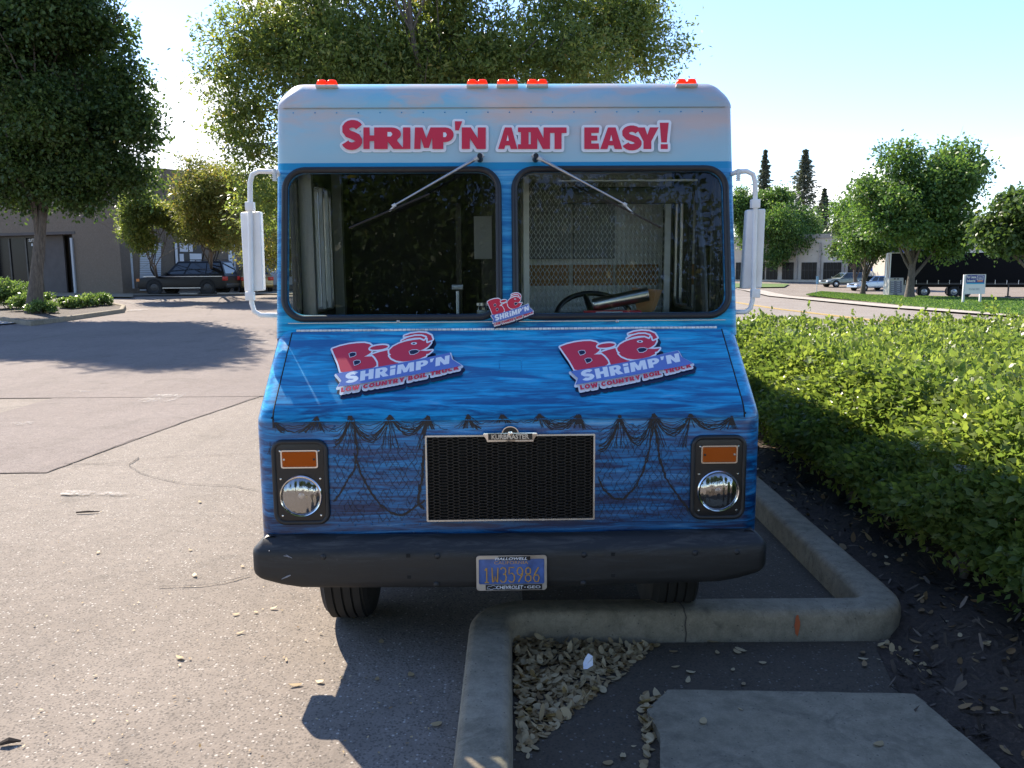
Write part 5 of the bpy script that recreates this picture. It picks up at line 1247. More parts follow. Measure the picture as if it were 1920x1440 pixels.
JR = empty('glass_jar', Tw(-.13, .80, 1.588), 0, 'small clear jar with pale contents on the dashboard beside the centre post', 'jar')
MB().lathe([(.0, 0), (.032, 0), (.034, .01), (.034, .055), (.028, .062)], 20, 'Z').build('jar_body', MC['lamp_glass'], JR, smooth=40); MB().lathe([(.0, .002), (.030, .002), (.030, .035), (0, .035)], 16, 'Z').build('jar_contents', MC['interior_light'], JR, smooth=40)
MB().lathe([(.031, .060), (.031, .074), (0, .075)], 20, 'Z').build('jar_lid', MC['alu'], JR, smooth=40)
# ================================================================== vegetation
def leaf_cloud(centers, radii, n, size, seed, droop=.3, cluster=14, cs=.35, shell=2.2, squash=.8, wid=.42, under=.35, sprigs=0):
    """leaf quads clustered round twigs spread through blobs; returns V (4n,3), F, tone"""
    r = np.random.default_rng(seed); centers = np.asarray(centers, float); radii = np.asarray(radii, float)
    wgt = radii ** 2.2; wgt /= wgt.sum(); nc = max(1, n // cluster)
    bi = r.choice(len(centers), nc, p=wgt); d = r.normal(size=(nc, 3)); d /= np.linalg.norm(d, axis=1, keepdims=True)
    rad = radii[bi] * (r.random(nc) ** (1 / shell)); rad *= 1 + .10 * np.clip(r.normal(size=nc), -2, 1.3)
    P0 = centers[bi] + d * rad[:, None] * np.array([1, 1, squash]); ctone = r.random(nc)
    N = nc * cluster; ci = np.repeat(np.arange(nc), cluster)
    csz = cs * (.5 + r.random(nc))
    P = P0[ci] + r.normal(size=(N, 3)) * csz[ci][:, None] * .8 * np.array([1, 1, .7])
    out = d[ci] + r.normal(size=(N, 3)) * .9; out[:, 2] -= droop; out /= np.linalg.norm(out, axis=1, keepdims=True)      # leaf long axis
    nr = r.normal(size=(N, 3)) + np.array([0, 0, 1.0]); w_ = np.cross(out, nr); w_ /= np.linalg.norm(w_, axis=1, keepdims=True) + 1e-9
    L = size * (.6 + .8 * r.random(N)); nn = np.cross(w_, out)
    a = P - out * L[:, None] * .5; b_ = P + w_ * L[:, None] * wid * .5 + nn * L[:, None] * .08; c = P + out * L[:, None] * .5; e = P - w_ * L[:, None] * wid * .5 + nn * L[:, None] * .08
    V = np.stack([a, b_, c, e], 1).reshape(-1, 3); Fq = np.arange(4 * N).reshape(N, 4)
    tone = np.clip(.55 * ctone[ci] + .45 * r.random(N), 0, 1)
    return V, Fq, tone, P0
def limbs(base, tops, r0, seed, trunk_top, wob=.12, fork=.55):
    rd = random.Random(seed); mb = MB(); b = Vector(base); tt = Vector(trunk_top); pts = []; n = 7
    for i in range(n + 1):
        f = i / n; p = b.lerp(tt, f); p.x += rd.uniform(-1, 1) * wob * r0 * 2 * f; p.y += rd.uniform(-1, 1) * wob * r0 * 2 * f; pts.append(p)
    rs = [r0 * (1.35 if i == 0 else 1.08 if i == 1 else 1 - .45 * i / n) for i in range(n + 1)]; mb.tube(pts, rs, 10)
    for t_ in tops:
        t_ = Vector(t_); k = rd.randint(max(1, int(n * fork)), n); s = pts[k]; m1 = s.lerp(t_, .45) + Vector((rd.uniform(-.1, .1), rd.uniform(-.1, .1), rd.uniform(.0, .12))) * (t_ - s).length
        m0 = s.lerp(m1, .5) + Vector((rd.uniform(-.05, .05),) * 3) * (t_ - s).length; rb = rs[k] * rd.uniform(.38, .6)
        mb.tube([s, m0, m1, m1.lerp(t_, .5) + Vector((0, 0, .05)) * (t_ - s).length, t_], [rb, rb * .8, rb * .6, rb * .35, rb * .12], 6)
        for _ in range(3):
            e = t_ + Vector((rd.uniform(-1, 1), rd.uniform(-1, 1), rd.uniform(-.4, .9))) * (t_ - s).length * .35; mb.tube([m1, m1.lerp(e, .5) + Vector((0, 0, .1)), e], [rb * .4, rb * .25, rb * .06], 5)
    return mb
def blobs(c, rx, ry, rz, n, seed, rb=(.28, .5), low=-.8):
    rd = random.Random(seed); out = []; rad = []
    while len(out) < n:
        v = Vector((rd.uniform(-1, 1), rd.uniform(-1, 1), rd.uniform(low, 1)))
        if v.length > 1 or v.length < .25: continue
        out.append((c[0] + v.x * rx * .78, c[1] + v.y * ry * .78, c[2] + v.z * rz * .8)); rad.append(min(rx, rz) * rd.uniform(*rb) * (1 - .25 * abs(v.z)))
    return out, rad
def tree(name, label, base, trunk_top, c, rx, ry, rz, nb, n, size, leaf, seed, r0, group=None, rb=(.28, .5), low=-.8, extra=None, **k):
    root = empty(name, base, 0, label, 'tree', group); off = Vector(base)
    cs_, rd_ = blobs(c, rx, ry, rz, nb, seed, rb, low)
    if extra:
        for (p, r_) in extra: cs_.append(tuple(p)); rd_.append(r_)
    V, Fq, tone, _ = leaf_cloud([Vector(q) - off for q in cs_], rd_, n, size, seed, **k)
    link('crown', npmesh('crown', V, Fq, tone), MC[leaf], root)
    rdm = random.Random(seed); sel = list(range(len(cs_))); rdm.shuffle(sel)
    limbs((0, 0, -.1), [Vector(cs_[i]) - off for i in sel[:max(5, nb // 2)]], r0, seed, Vector(trunk_top) - off).build('trunk', MC['bark'], root, smooth=60)
    return root
def bx_(px, py, D): return at(px, py, D)

# --- big dark tree over the planter (left)
TB = Vector((-17.0, 29.5, hz(-17, 29.5)))
tree('plane_tree', 'tall dark green tree growing in the kerbed planter in front of the suite', TB, at(88, 300, 29.5), at(85, 110, 29.6), 3.6, 3.8, 5.3, 36, 210000, .14, 'leaf_dark', 31, .24, low=-.75,
     extra=[(at(40, 350, 29.5), 1.3), (at(250, 330, 29.5), 1.1), (at(160, 370, 29.3), .9), (at(-60, 330, 29.5), 1.6), (at(120, 345, 29.0), 1.1), (at(70, 290, 29.0), 1.5), (at(170, 300, 29.0), 1.4), (at(-20, 280, 29.0), 1.6), (at(0, 60, 29.0), 2.2), (at(255, 250, 29), 1.0), (at(225, 150, 29), 1.1), (at(230, 210, 29), 1.2), (at(200, 60, 29), 1.0)], cs=.24, cluster=12, wid=.65)
# --- big loose tree behind the truck
cB = at(838, 0, 27.0)
tree('pistache_tree', 'wide yellow-green tree rising directly behind the truck roof', (-2.1, 27, hz(-2.1, 27)), at(850, 200, 27), cB, 7.0, 5.2, 6.0, 60, 185000, .15, 'leaf_mid', 33, .30, rb=(.15, .29), low=-.95,
     extra=[(at(470, 210, 26.5), 1.5), (at(455, 90, 26.5), 1.5), (at(480, 290, 26.5), 1.1), (at(500, 380, 26), 1.2), (at(1210, 100, 26.5), 1.4), (at(1130, 60, 26.5), 1.6), (at(560, 140, 26), 1.6), (at(430, 150, 27), 1.1), (at(440, 240, 27), .9), (at(520, 60, 27), 1.9), (at(1180, 40, 27), 1.2), (at(1205, 20, 27), 1.0), (at(640, 130, 25), 1.5), (at(780, 130, 25), 1.5), (at(930, 130, 25), 1.5), (at(1090, 120, 25), 1.5), (at(600, 30, 26), 1.6), (at(700, 110, 26), 1.7), (at(850, 120, 26), 1.6), (at(1000, 110, 26), 1.7)], cs=.26, cluster=14, wid=.4, shell=1.7)
# --- smaller trees in front of the left building
tree('young_tree', 'yellowing round-topped tree behind the dark parked wagon', G(398, 541), at(395, 470, 39), at(405, 395, 39), 2.5, 2.3, 2.5, 22, 34000, .15, 'leaf_autumn', 35, .13, cs=.22, cluster=12, wid=.38, rb=(.3, .5), extra=[(at(360, 310, 39), .75), (at(480, 380, 38.5), 1.2), (at(505, 440, 38.5), .9)])
tree('young_tree', 'low spreading tree over the white roller door, darker underneath', G(300, 543), at(290, 500, 40), at(285, 408, 40), 1.7, 1.8, 1.35, 16, 26000, .15, 'leaf_mid', 36, .11, cs=.2, cluster=12, wid=.38, rb=(.35, .6), extra=[(at(268, 455, 39.5), .65)])
tree('young_tree', 'orange tinged tree half hidden behind the white wing mirror', G(548, 538), at(540, 480, 43), at(520, 410, 43), 2.6, 2.2, 3.0, 16, 22000, .16, 'leaf_autumn', 37, .13, cs=.24, cluster=12, wid=.38)
# --- street trees across the road
def rt(name, label, pbase, D, trunk, ctr, wpx, hpx, leaf, seed, n, size, r0, **k):
    g = G(*pbase); D = g.y if D is None else D; s = D / F
    return tree(name, label, (at(pbase[0], pbase[1], D).x, D, hz(at(pbase[0], pbase[1], D).x, D)), at(*trunk, D), at(*ctr, D), wpx / 2 * s, wpx / 2 * s * .9, hpx / 2 * s, k.pop('nb', 22), n, size, leaf, seed, r0, **k)
gD = G(1705, 561).y
rt('street_tree', 'large leafy tree with a forked trunk beside the directory cabinet', (1705, 561), None, (1712, 470), (1716, 385), 262, 215, 'leaf_green', 41, 60000, .30, .36, cs=.5, cluster=12, wid=.6, nb=28, extra=[(at(1790, 300, gD), 2.0), (at(1690, 300, gD), 2.0), (at(1825, 320, gD), 1.3), (at(1770, 450, gD), 2.2)])
rt('street_tree', 'bright green slim tree in front of the silver hatchback', (1617, 554), None, (1622, 500), (1630, 420), 150, 170, 'leaf_green', 42, 26000, .28, .26, cs=.45, cluster=12, wid=.6, nb=18)
rt('street_tree', 'dark low-crowned tree between the grey wagon and the silver hatchback', (1605, 541), None, (1602, 500), (1590, 450), 110, 110, 'leaf_dark', 43, 20000, .30, .26, cs=.45, cluster=12, wid=.6, nb=16)
rt('street_tree', 'dense dark tree between the white sedans and the glass bays', (1493, 527), None, (1492, 490), (1476, 428), 165, 170, 'leaf_green', 44, 40000, .34, .4, cs=.6, cluster=12, wid=.6, nb=24, extra=[])
rt('street_tree', 'tree crown rising just behind the hedge-side wing mirror', (1408, 527), None, (1408, 490), (1405, 420), 90, 160, 'leaf_green', 46, 22000, .34, .3, cs=.6, cluster=12, wid=.6, nb=16)
rt('street_tree', 'brownish dark tree standing over the black curtain trailer end', (1935, 575), None, (1930, 480), (1918, 410), 165, 150, 'leaf_dark', 45, 36000, .26, .3, cs=.4, cluster=12, wid=.6, nb=22)
def conifer(label, px, ptop, D, hpx_w, seed, name='conifer'):
    b = at(px, 520, D); z0 = hz(b.x, D); t_ = at(px, ptop, D); H = t_.z - z0; W_ = hpx_w * D / F
    root = empty(name, (b.x, D, z0), 0, label, 'tree', 'conifers behind the street trees'); r = np.random.default_rng(seed); n = 9000
    f = r.random(n) ** .75; ang = r.random(n) * 2 * PI; lev = np.floor(f * 26) / 26; prof_ = np.clip((1 - f) * 1.15, .03, 1) ** .8 * W_ * 1.5 * (.45 + .45 * ((f * 26) % 1)) * (.8 + .35 * np.sin(ang * 3 + lev * 40))
    rad = prof_ * r.random(n) ** .55; P = np.stack([np.cos(ang) * rad, np.sin(ang) * rad, f * H - rad * .18 + .6], 1)
    out = np.stack([np.cos(ang), np.sin(ang), -.35 + 0 * ang], 1) + r.normal(size=(n, 3)) * .4; out /= np.linalg.norm(out, axis=1, keepdims=True)
    w_ = np.cross(out, r.normal(size=(n, 3))); w_ /= np.linalg.norm(w_, axis=1, keepdims=True); L = (.35 + .5 * r.random(n))[:, None]
    V = np.stack([P - out * L * .5, P + w_ * L * .16, P + out * L * .5, P - w_ * L * .16], 1).reshape(-1, 3)
    link('crown', npmesh('crown', V, np.arange(4 * n).reshape(n, 4), r.random(n)), MC['needle'], root)
    MB().tube([(0, 0, -.1), (0, 0, H * .98)], [.35, .04], 8).build('trunk', MC['bark'], root)
conifer('tall dark conifer with a rounded tip above the street trees', 1501, 287, 150, 58, 51)
conifer('slim airy conifer showing above the wing mirror tube', 1427, 287, 165, 34, 52); conifer('short pointed conifer beside the cloud bank', 1539, 360, 160, 30, 53)
# trees across the lot behind the photographer (seen only as reflections in the glass and chrome)
tree('shade_tree', 'broad dark tree behind the viewpoint, mirrored in the windshields', (-2.5, -13, 0), (-2.5, -13, 4.5), (-2.2, -13, 8.0), 8.5, 4.5, 6.5, 34, 60000, .22, 'leaf_dark', 61, .3, cs=.35, cluster=12, wid=.5, low=-1)
tree('shade_tree', 'second broad tree behind the viewpoint, towards the hedge', (8, -14, 0), (8, -14, 4.5), (8.5, -14, 7.0), 7.0, 4.5, 6.0, 30, 46000, .22, 'leaf_dark', 62, .3, cs=.35, cluster=12, wid=.5, low=-1)

# ================================================================== hedge
HX0, HX1, HY0, HY1, HZ = 2.18, 7.6, 2.2, 10.2, 1.17
def hedge():
    root = empty('hedge', (4.5, 6, .08), 0, 'thick clipped hedge with glossy leaves running along the kerb beside the truck', 'hedge'); r = np.random.default_rng(71); off = np.array([4.5, 6, .08])
    def wave(a, b): return .5 * (np.sin(a * 3.1 + b * 1.7) + np.sin(a * 1.3 - b * 2.9 + 1) + .6 * np.sin(a * 6.3 + b * 5.1))
    parts = []
    # top surface (density falls with distance), left face, near face
    n = 62000; y = HY0 + (HY1 - HY0) * r.random(n) ** 1.25; x = HX0 + (HX1 - HX0) * r.random(n) ** 1.1
    x = np.maximum(x, HX0 + .30 + .1 * r.random(n)); edge = np.clip((x - HX0 - .30) / .35, 0, 1); z = HZ + .045 * wave(x, y) - .16 * (1 - edge) ** 2 - .26 * r.random(n) ** 1.6; parts.append((np.stack([x, y, z], 1), np.array([0, 0, 1.])))
    n = 52000; y = HY0 + (HY1 - HY0) * r.random(n) ** 1.35; z = .34 + (HZ - .36) * r.random(n); x = HX0 + .40 * np.clip((z - .36) / .8, 0, 1) ** 1.4 + .07 * wave(y, z * 3) + .18 * (1 - np.clip((z - .3) / .25, 0, 1)) + .30 * r.random(n) ** 1.7; parts.append((np.stack([x, y, z], 1), np.array([-1., 0, .25])))
    n = 6000; x = HX0 + 3 * r.random(n); z = .34 + (HZ - .36) * r.random(n); y = HY0 + .2 * r.random(n); parts.append((np.stack([x, y, z], 1), np.array([0, -1., .2])))
    n = 5000; y = 3.2 + 6.5 * r.random(n); x = HX0 + .15 + .8 * r.random(n); z = .20 + .22 * r.random(n); parts.append((np.stack([x, y, z], 1), np.array([-.5, 0, -.3])))
    # upright sprigs
    ns = 380; sx = HX0 + .1 + (HX1 - HX0 - .2) * r.random(ns); sy = HY0 + (HY1 - HY0) * r.random(ns); sy[:130] = HY1 - 1.2 * r.random(130); sh = .05 + .16 * r.random(ns) ** 2.2; sh[:6] = .30
    lean = r.normal(0, .12, (ns, 2)); k = 16; t_ = r.random((ns, k)); X = sx[:, None] + lean[:, :1] * t_ * sh[:, None] + r.normal(0, .013, (ns, k)); Y = sy[:, None] + lean[:, 1:] * t_ * sh[:, None] + r.normal(0, .013, (ns, k)); Z_ = HZ - .03 + t_ * sh[:, None]
    parts.append((np.stack([X.ravel(), Y.ravel(), Z_.ravel()], 1), np.array([0, 0, 1.4])))
    Vs = []; Ts = []; cnt = 0
    for P, nrm in parts:
        m_ = len(P); out = r.normal(size=(m_, 3)) * .75 + nrm * .65; out /= np.linalg.norm(out, axis=1, keepdims=True); q = r.normal(size=(m_, 3)) + nrm * .6; w_ = np.cross(out, q); w_ /= np.linalg.norm(w_, axis=1, keepdims=True); nn = np.cross(w_, out)
        L = (.030 + .038 * r.random(m_))[:, None]; W_ = L * .29
        Vs.append(np.stack([P, P + out * L * .45 + w_ * W_ + nn * L * .10, P + out * L, P + out * L * .45 - w_ * W_ + nn * L * .10], 1).reshape(-1, 3) - off); cnt += m_
        fld = .5 + .30 * wave(P[:, 0] * 1.9 + 2, P[:, 1] * 1.6) * .8; Ts.append(np.clip(.50 * r.random(m_) + .42 * fld + .08 * (P[:, 2] > HZ), 0, 1))
    V = np.concatenate(Vs); tone = np.concatenate(Ts); o = link('foliage', npmesh('foliage', V, np.arange(4 * cnt).reshape(cnt, 4), tone), MC['leaf_hedge'], root); tag(o, kind='stuff')
    # woody mass inside and the stems
    bm = bmesh.new(); V = []; xs = np.linspace(HX0 + .62, HX1 - .1, 40); ys = np.linspace(HY0 + .15, HY1 - .15, 60)
    V = np.array([(x, y, HZ - .26 + .05 * math.sin(x * 9 + y * 3) * math.cos(y * 7)) for y in ys for x in xs] + [(x, y, .42) for y in ys for x in xs]) - off
    nx = 40; i = np.arange(59)[:, None] * nx + np.arange(39)[None, :]; Fq = np.stack([i, i + 1, i + 1 + nx, i + nx], -1).reshape(-1, 4); top = 2400
    side = [(k * nx, (k + 1) * nx, top + (k + 1) * nx, top + k * nx) for k in range(59)] + [(k, k + 1, top + k + 1, top + k) for k in range(39)] + [(59 * nx + k, 59 * nx + k + 1, top + 59 * nx + k + 1, top + 59 * nx + k) for k in range(39)]
    Fq = np.concatenate([Fq, Fq + top, np.array(side)]); mat('hedge_wood', (.035, .030, .016), .95, var=.6, vscale=30, bumpn=(25, 1, .05)); link('branches', npmesh('branches', V, Fq), MC['hedge_wood'], root)
    rd = random.Random(5)
    for y in (2.9, 3.7, 4.5, 5.3, 6.0, 6.9, 7.7, 8.6, 9.5):
        mb = MB(); x = HX0 + .38 + rd.uniform(-.05, .1)
        for _ in range(4): mb.tube([(x - 4.5 + rd.uniform(-.02, .02), y - 6, -.05), (x - 4.5 + rd.uniform(-.06, .06), y - 6 + rd.uniform(-.08, .08), .22), (x - 4.5 + rd.uniform(-.2, .25), y - 6 + rd.uniform(-.25, .25), .55)], [.024, .018, .012], 6)
        mb.build('stem', MC['bark'], root, smooth=60)
    bm.free(); return root
hedge()
m, t, b = newmat('cobweb'); p = t.objco(); n = t.noise(p, 60, 5, .7); t.n.remove(b)
df = t.new('ShaderNodeBsdfTranslucent', {0: (.8, .8, .76, 1)}); d2 = t.new('ShaderNodeBsdfDiffuse', {0: (.8, .8, .76, 1)}); a1 = t.new('ShaderNodeMixShader', {0: .5}); t.l.new(df.outputs[0], a1.inputs[1]); t.l.new(d2.outputs[0], a1.inputs[2])
tr_ = t.new('ShaderNodeBsdfTransparent'); a2_ = t.new('ShaderNodeMixShader', {0: t.maprange(n, .42, .75, 0, .55)}); t.l.new(tr_.outputs[0], a2_.inputs[1]); t.l.new(a1.outputs[0], a2_.inputs[2]); t.l.new(a2_.outputs[0], t.n['Material Output'].inputs[0])
rd = random.Random(9); hg = bpy.data.objects['hedge']
for (px, py, w_, D) in ((1520, 675, .16, 6.6), (1500, 708, .13, 6.2), (1562, 708, .10, 6.2), (1640, 660, .14, 6.8), (1830, 715, .22, 5.2), (1850, 770, .2, 4.9), (1768, 785, .15, 4.9), (1812, 880, .2, 4.1), (1860, 815, .17, 4.7), (1730, 840, .2, 4.6), (1486, 620, .2, 8.6), (1700, 620, .2, 8.0)):
    c0 = at(px, py, D) - hg.location; k = 9
    vs = [tuple(c0 + Vector((math.cos(2 * PI * i / k) * w_ * .5 * rd.uniform(.5, 1), rd.uniform(-.04, .04), math.sin(2 * PI * i / k) * w_ * .18 * rd.uniform(.5, 1.2) + .3 * w_ * math.cos(2 * PI * i / k) * rd.uniform(-.5, .1)))) for i in range(k)] + [tuple(c0)]
    MB().add(vs, [(i, (i + 1) % k, k) for i in range(k)]).build('cobweb', MC['cobweb'], hg)

# ================================================================== planter (left)
pk = gp((-60, 598), (0, 603), (60, 611), (112, 604), (228, 587), (232, 579), (205, 573), (-60, 576))
c = pk
pathp = []
kerb('planter_kerb', c[:6] + [c[6]], .16, .16, MC['concrete_kerb'], label='low concrete kerb round the shrub planter below the tall dark tree')
soil = [(x, y, hz(x, y) + .10) for x, y in c]
tri = tessellate_polygon([[Vector((x, y, 0)) for x, y, z in soil]]); tag(MB().add(soil, [tuple(q) for q in tri]).build('planter_soil', MC['mulch']), kind='structure')
def shrub(label, px, py, w_, h_, n, seed, D=None):
    g = G(px, py); root = empty('shrub', (g.x, g.y, g.z + .05), 0, label, 'shrub', 'shrubs in the kerbed planter'); rd = random.Random(seed)
    cs_ = [(rd.uniform(-1, 1) * w_ * .36, rd.uniform(-1, 1) * .4, h_ * rd.uniform(.35, .8)) for _ in range(9)]; rr_ = [h_ * rd.uniform(.25, .42) for _ in cs_]
    V, Fq, tone, _ = leaf_cloud(cs_, rr_, n, .10, seed, cs=.07, cluster=8, wid=.5, droop=-.4); link('foliage', npmesh('foliage', V, Fq, tone), MC['leaf_shrub'], root)
    mb = MB()
    for q in cs_: mb.tube([(q[0] * .4, q[1] * .4, -.05), (q[0] * .8, q[1] * .8, q[2] * .5), q], [.02, .015, .006], 5)
    mb.build('stem', MC['bark'], root)
shrub('tall leggy shrub at the open end of the planter', 22, 583, 1.6, 1.15, 5200, 81); shrub('shrub with pale new tips beside the tree trunk', 62, 588, 1.3, .75, 3600, 82)
shrub('grey-leaved low shrub hugging the tree base', 88, 592, 1.1, .5, 2800, 83); shrub('bright low shrub just past the tree trunk', 130, 583, 1.1, .55, 3200, 84)
shrub('low shrub in the middle of the planter point', 162, 580, 1.1, .55, 3200, 85); shrub('low shrub at the kerbed point of the planter', 195, 577, 1.0, .5, 3000, 86)
shrub('dark shrub cut off by the picture edge', -25, 585, 1.6, 1.0, 4000, 87)
# ================================================================== left building
mat('dark_glass', (.008, .009, .010), .25, spec=.22); mat('door_white', (.50, .51, .50), .5, var=.1); mat('roll_door', (.58, .60, .60), .45); mat('downpipe', (.40, .42, .43), .5)
mat('wall_dark', (.11, .095, .085), .95, var=.15, vscale=2); mat('white_board', (.70, .70, .70), .5); mat('bronze', (.03, .028, .026), .4)
def wall_frame(g0, g1):
    """local frame on a wall running g0 -> g1: returns fn(px,py,d) that lands a pixel on the wall plane, d metres in front"""
    a = Vector((g0.x, g0.y, 0)); b = Vector((g1.x, g1.y, 0)); u = (b - a).normalized(); n = Vector((u.y, -u.x, 0))
    if n.y > 0: n = -n
    def fn(px, py, d=0.0):
        o = CO; r_ = ray(px, py); t_ = (a - o).dot(n) / r_.dot(n); return o + r_ * t_ + n * d
    return a, b, u, n, fn
def obox(mb, p, u, n, w_, dn0, dn1, z0, z1, mi=0):
    """box along wall direction u from p, width w_, between offsets dn0..dn1 along normal"""
    q = [Vector(p) + u * s_ + n * d for s_ in (0, w_) for d in (dn0, dn1)]
    vs = [(v.x, v.y, z) for z in (z0, z1) for v in q]; return mb.add(vs, [(0, 1, 3, 2), (4, 6, 7, 5), (0, 4, 5, 1), (2, 3, 7, 6), (0, 2, 6, 4), (1, 5, 7, 3)], mi)
gA, gB = G(-320, 548), G(231, 553)
a, b, u, n, WF = wall_frame(gA, gB)
def box_px(x0, x1, y0, y1, WF_, u_, n_, d0, d1, mb=None):
    p = WF_((x0 + x1) / 2, (y0 + y1) / 2); A = WF_(x0, (y0 + y1) / 2); B = WF_(x1, (y0 + y1) / 2); zt = WF_((x0 + x1) / 2, y0).z; zb = WF_((x0 + x1) / 2, y1).z
    return obox(mb or MB(), A, u_, n_, (B - A).dot(u_), d0, d1, zb, zt)
BL = empty('office_building', (a.x, a.y, .3), 0, 'dark textured stucco office block with a glazed suite entrance', 'building')
def child(o, par): o.parent = par; o.matrix_parent_inverse = Matrix.Translation(-Vector(par.location)); return o
ztop = WF(200, 322).z; zb = min(hz(a.x, a.y), hz(b.x, b.y)) - .5; wlen = (b - a).length
open_l, open_r = WF(-30, 500), WF(140, 500); zt_open = WF(60, 441).z
mb = MB(); L0 = (open_l - a).dot(u); L1 = (open_r - a).dot(u)
obox(mb, a, u, n, L0, -12, 0, zb, ztop); obox(mb, a + u * L1, u, n, wlen - L1, -12, 0, zb, ztop); obox(mb, a + u * L0, u, n, L1 - L0, -12, 0, zt_open, ztop); obox(mb, a + u * L0, u, n, L1 - L0, -12, -1.2, zb, zt_open)
child(mb.build('wall', MC['stucco']), BL)
mb = MB(); obox(mb, a, u, n, wlen, -.4, .05, ztop, ztop + .15); child(mb.build('parapet_cap', MC['wall_dark']), BL)
for (x0, x1) in ((-28, 2), (5, 33)): child(box_px(x0, x1, 446, 548, WF, u, n, -.62, -.60).build('shop_window', MC['dark_glass']), BL)
for x in (3, 34, 64): child(box_px(x, x + 2.5, 441, 549, WF, u, n, -.64, -.55).build('mullion', MC['bronze']), BL)
child(box_px(-28, 66, 441, 446, WF, u, n, -.64, -.55).build('mullion', MC['bronze']), BL)
dr = child(box_px(37, 64, 447, 548, WF, u, n, -.62, -.59).build('glass_door', MC['dark_glass']), BL)
child(box_px(58, 59.5, 480, 515, WF, u, n, -.58, -.55).build('door_pull', MC['alu']), BL)
child(box_px(67, 108, 441, 549, WF, u, n, -.6, -.5).build('recess_panel', MC['wall_dark']), BL); child(box_px(109, 134, 441, 549, WF, u, n, -.9, -.8).build('recess_panel', MC['bronze']), BL)
def wall_text(name, body, x0, x1, y0, y1, WF_, d, m, par, bold=.02):
    return child(put_text(name, body, lambda uu, vv: tuple(WF_(x0 + (x1 - x0) * uu, y1 + (y0 - y1) * vv, d)), MC[m], None, bold), par)
wall_text('suite_lettering', 'SUITE', 38, 50, 447, 452.5, WF, -.55, 'white_print', BL); wall_text('suite_lettering', '6', 43, 46, 455, 461, WF, -.55, 'white_print', BL)
for i in range(4): child(MB().add([tuple(WF(66 + dx, 468 + i * 5.6 + dy, -.45)) for dx, dy in ((0, 0), (4.5, 0), (4.5, 4), (0, 4))], [(0, 1, 2, 3)]).build('window_decal', MC['galv']), BL)
child(box_px(138, 141.5, 446, 549, WF, u, n, .02, .12).build('downpipe', MC['downpipe']), BL)
child(box_px(-28, 141, 436, 441, WF, u, n, .0, .03).build('lintel', MC['wall_dark']), BL)
# second, recessed wing
gC, gD_ = at(232, 548, gB.y + .3), at(640, 545, gB.y + 13)
a2, b2, u2, n2, WF2 = wall_frame(gC, gD_)
BR = empty('warehouse_wing', (a2.x, a2.y, .3), 0, 'recessed dark stucco warehouse wing with roller door and boarded window', 'building')
zt2 = WF2(330, 318).z; mb = MB(); obox(mb, a2, u2, n2, (b2 - a2).length, -9, 0, zb, zt2); child(mb.build('wall', MC['stucco']), BR)
wd_ = child(box_px(238, 249, 474, 541, WF2, u2, n2, .0, .06).build('door', MC['door_white']), BR); child(box_px(237, 239, 505, 508, WF2, u2, n2, .07, .1).build('door_knob', MC['alu']), wd_)
rd_ = MB(); yy = 461
while yy < 541:
    box_px(262, 301, yy, yy + 3.6, WF2, u2, n2, .0, .05, rd_); yy += 4.2
child(tag(rd_.build('roller_door', MC['roll_door']), kind='stuff'), BR)
child(box_px(260.5, 302.5, 456, 461, WF2, u2, n2, .0, .12).build('roller_hood', MC['downpipe']), BR)
wf = child(box_px(327, 380, 453, 512, WF2, u2, n2, .0, .04).build('window_bay', MC['bronze']), BR)
for q in ((328, 332.5, 456, 512), (336, 351, 456, 472), (353, 360, 457, 472), (336, 343.5, 476, 493), (355, 377, 475.5, 494)): child(box_px(*q, WF2, u2, n2, .05, .07).build('board', MC['white_board']), wf)
child(box_px(427, 434, 462, 498, WF2, u2, n2, .02, .1).build('vent_panel', MC['white_board']), BR)
child(box_px(436, 439, 455, 512, WF2, u2, n2, .02, .12).build('downpipe', MC['downpipe']), BR)
# wheel stop / kerb and walkway in front
def strip_px(name, pts, m, off): return drape(name, gp(*pts), m, off)
strip_px('walkway', [(-60, 557), (250, 560), (250, 552), (-60, 549)], MC['concrete_kerb'], .08); strip_px('walkway', [(250, 556), (640, 552), (640, 546), (250, 549)], MC['concrete_kerb'], .06)
strip_px('walkway', [(-300, 640), (50, 606), (-30, 597), (-300, 610)], MC['concrete_pale'], .05)
for (x0, x1, y, lb) in ((340, 372, 553.5, 'concrete wheel stop beneath the dark wagon'), (410, 465, 553, 'concrete wheel stop by the gold car')):
    A_, B_ = G(x0, y), G(x1, y); mb = MB(); d = (B_ - A_); d.z = 0; L_ = d.length; d.normalize(); nn = Vector((d.y, -d.x, 0)); obox(mb, A_, d, nn, L_, 0, .16, A_.z, A_.z + .13); tag(mb.build('wheel_stop', MC['concrete_pale'], bevel=.02), lb, 'wheel stop')

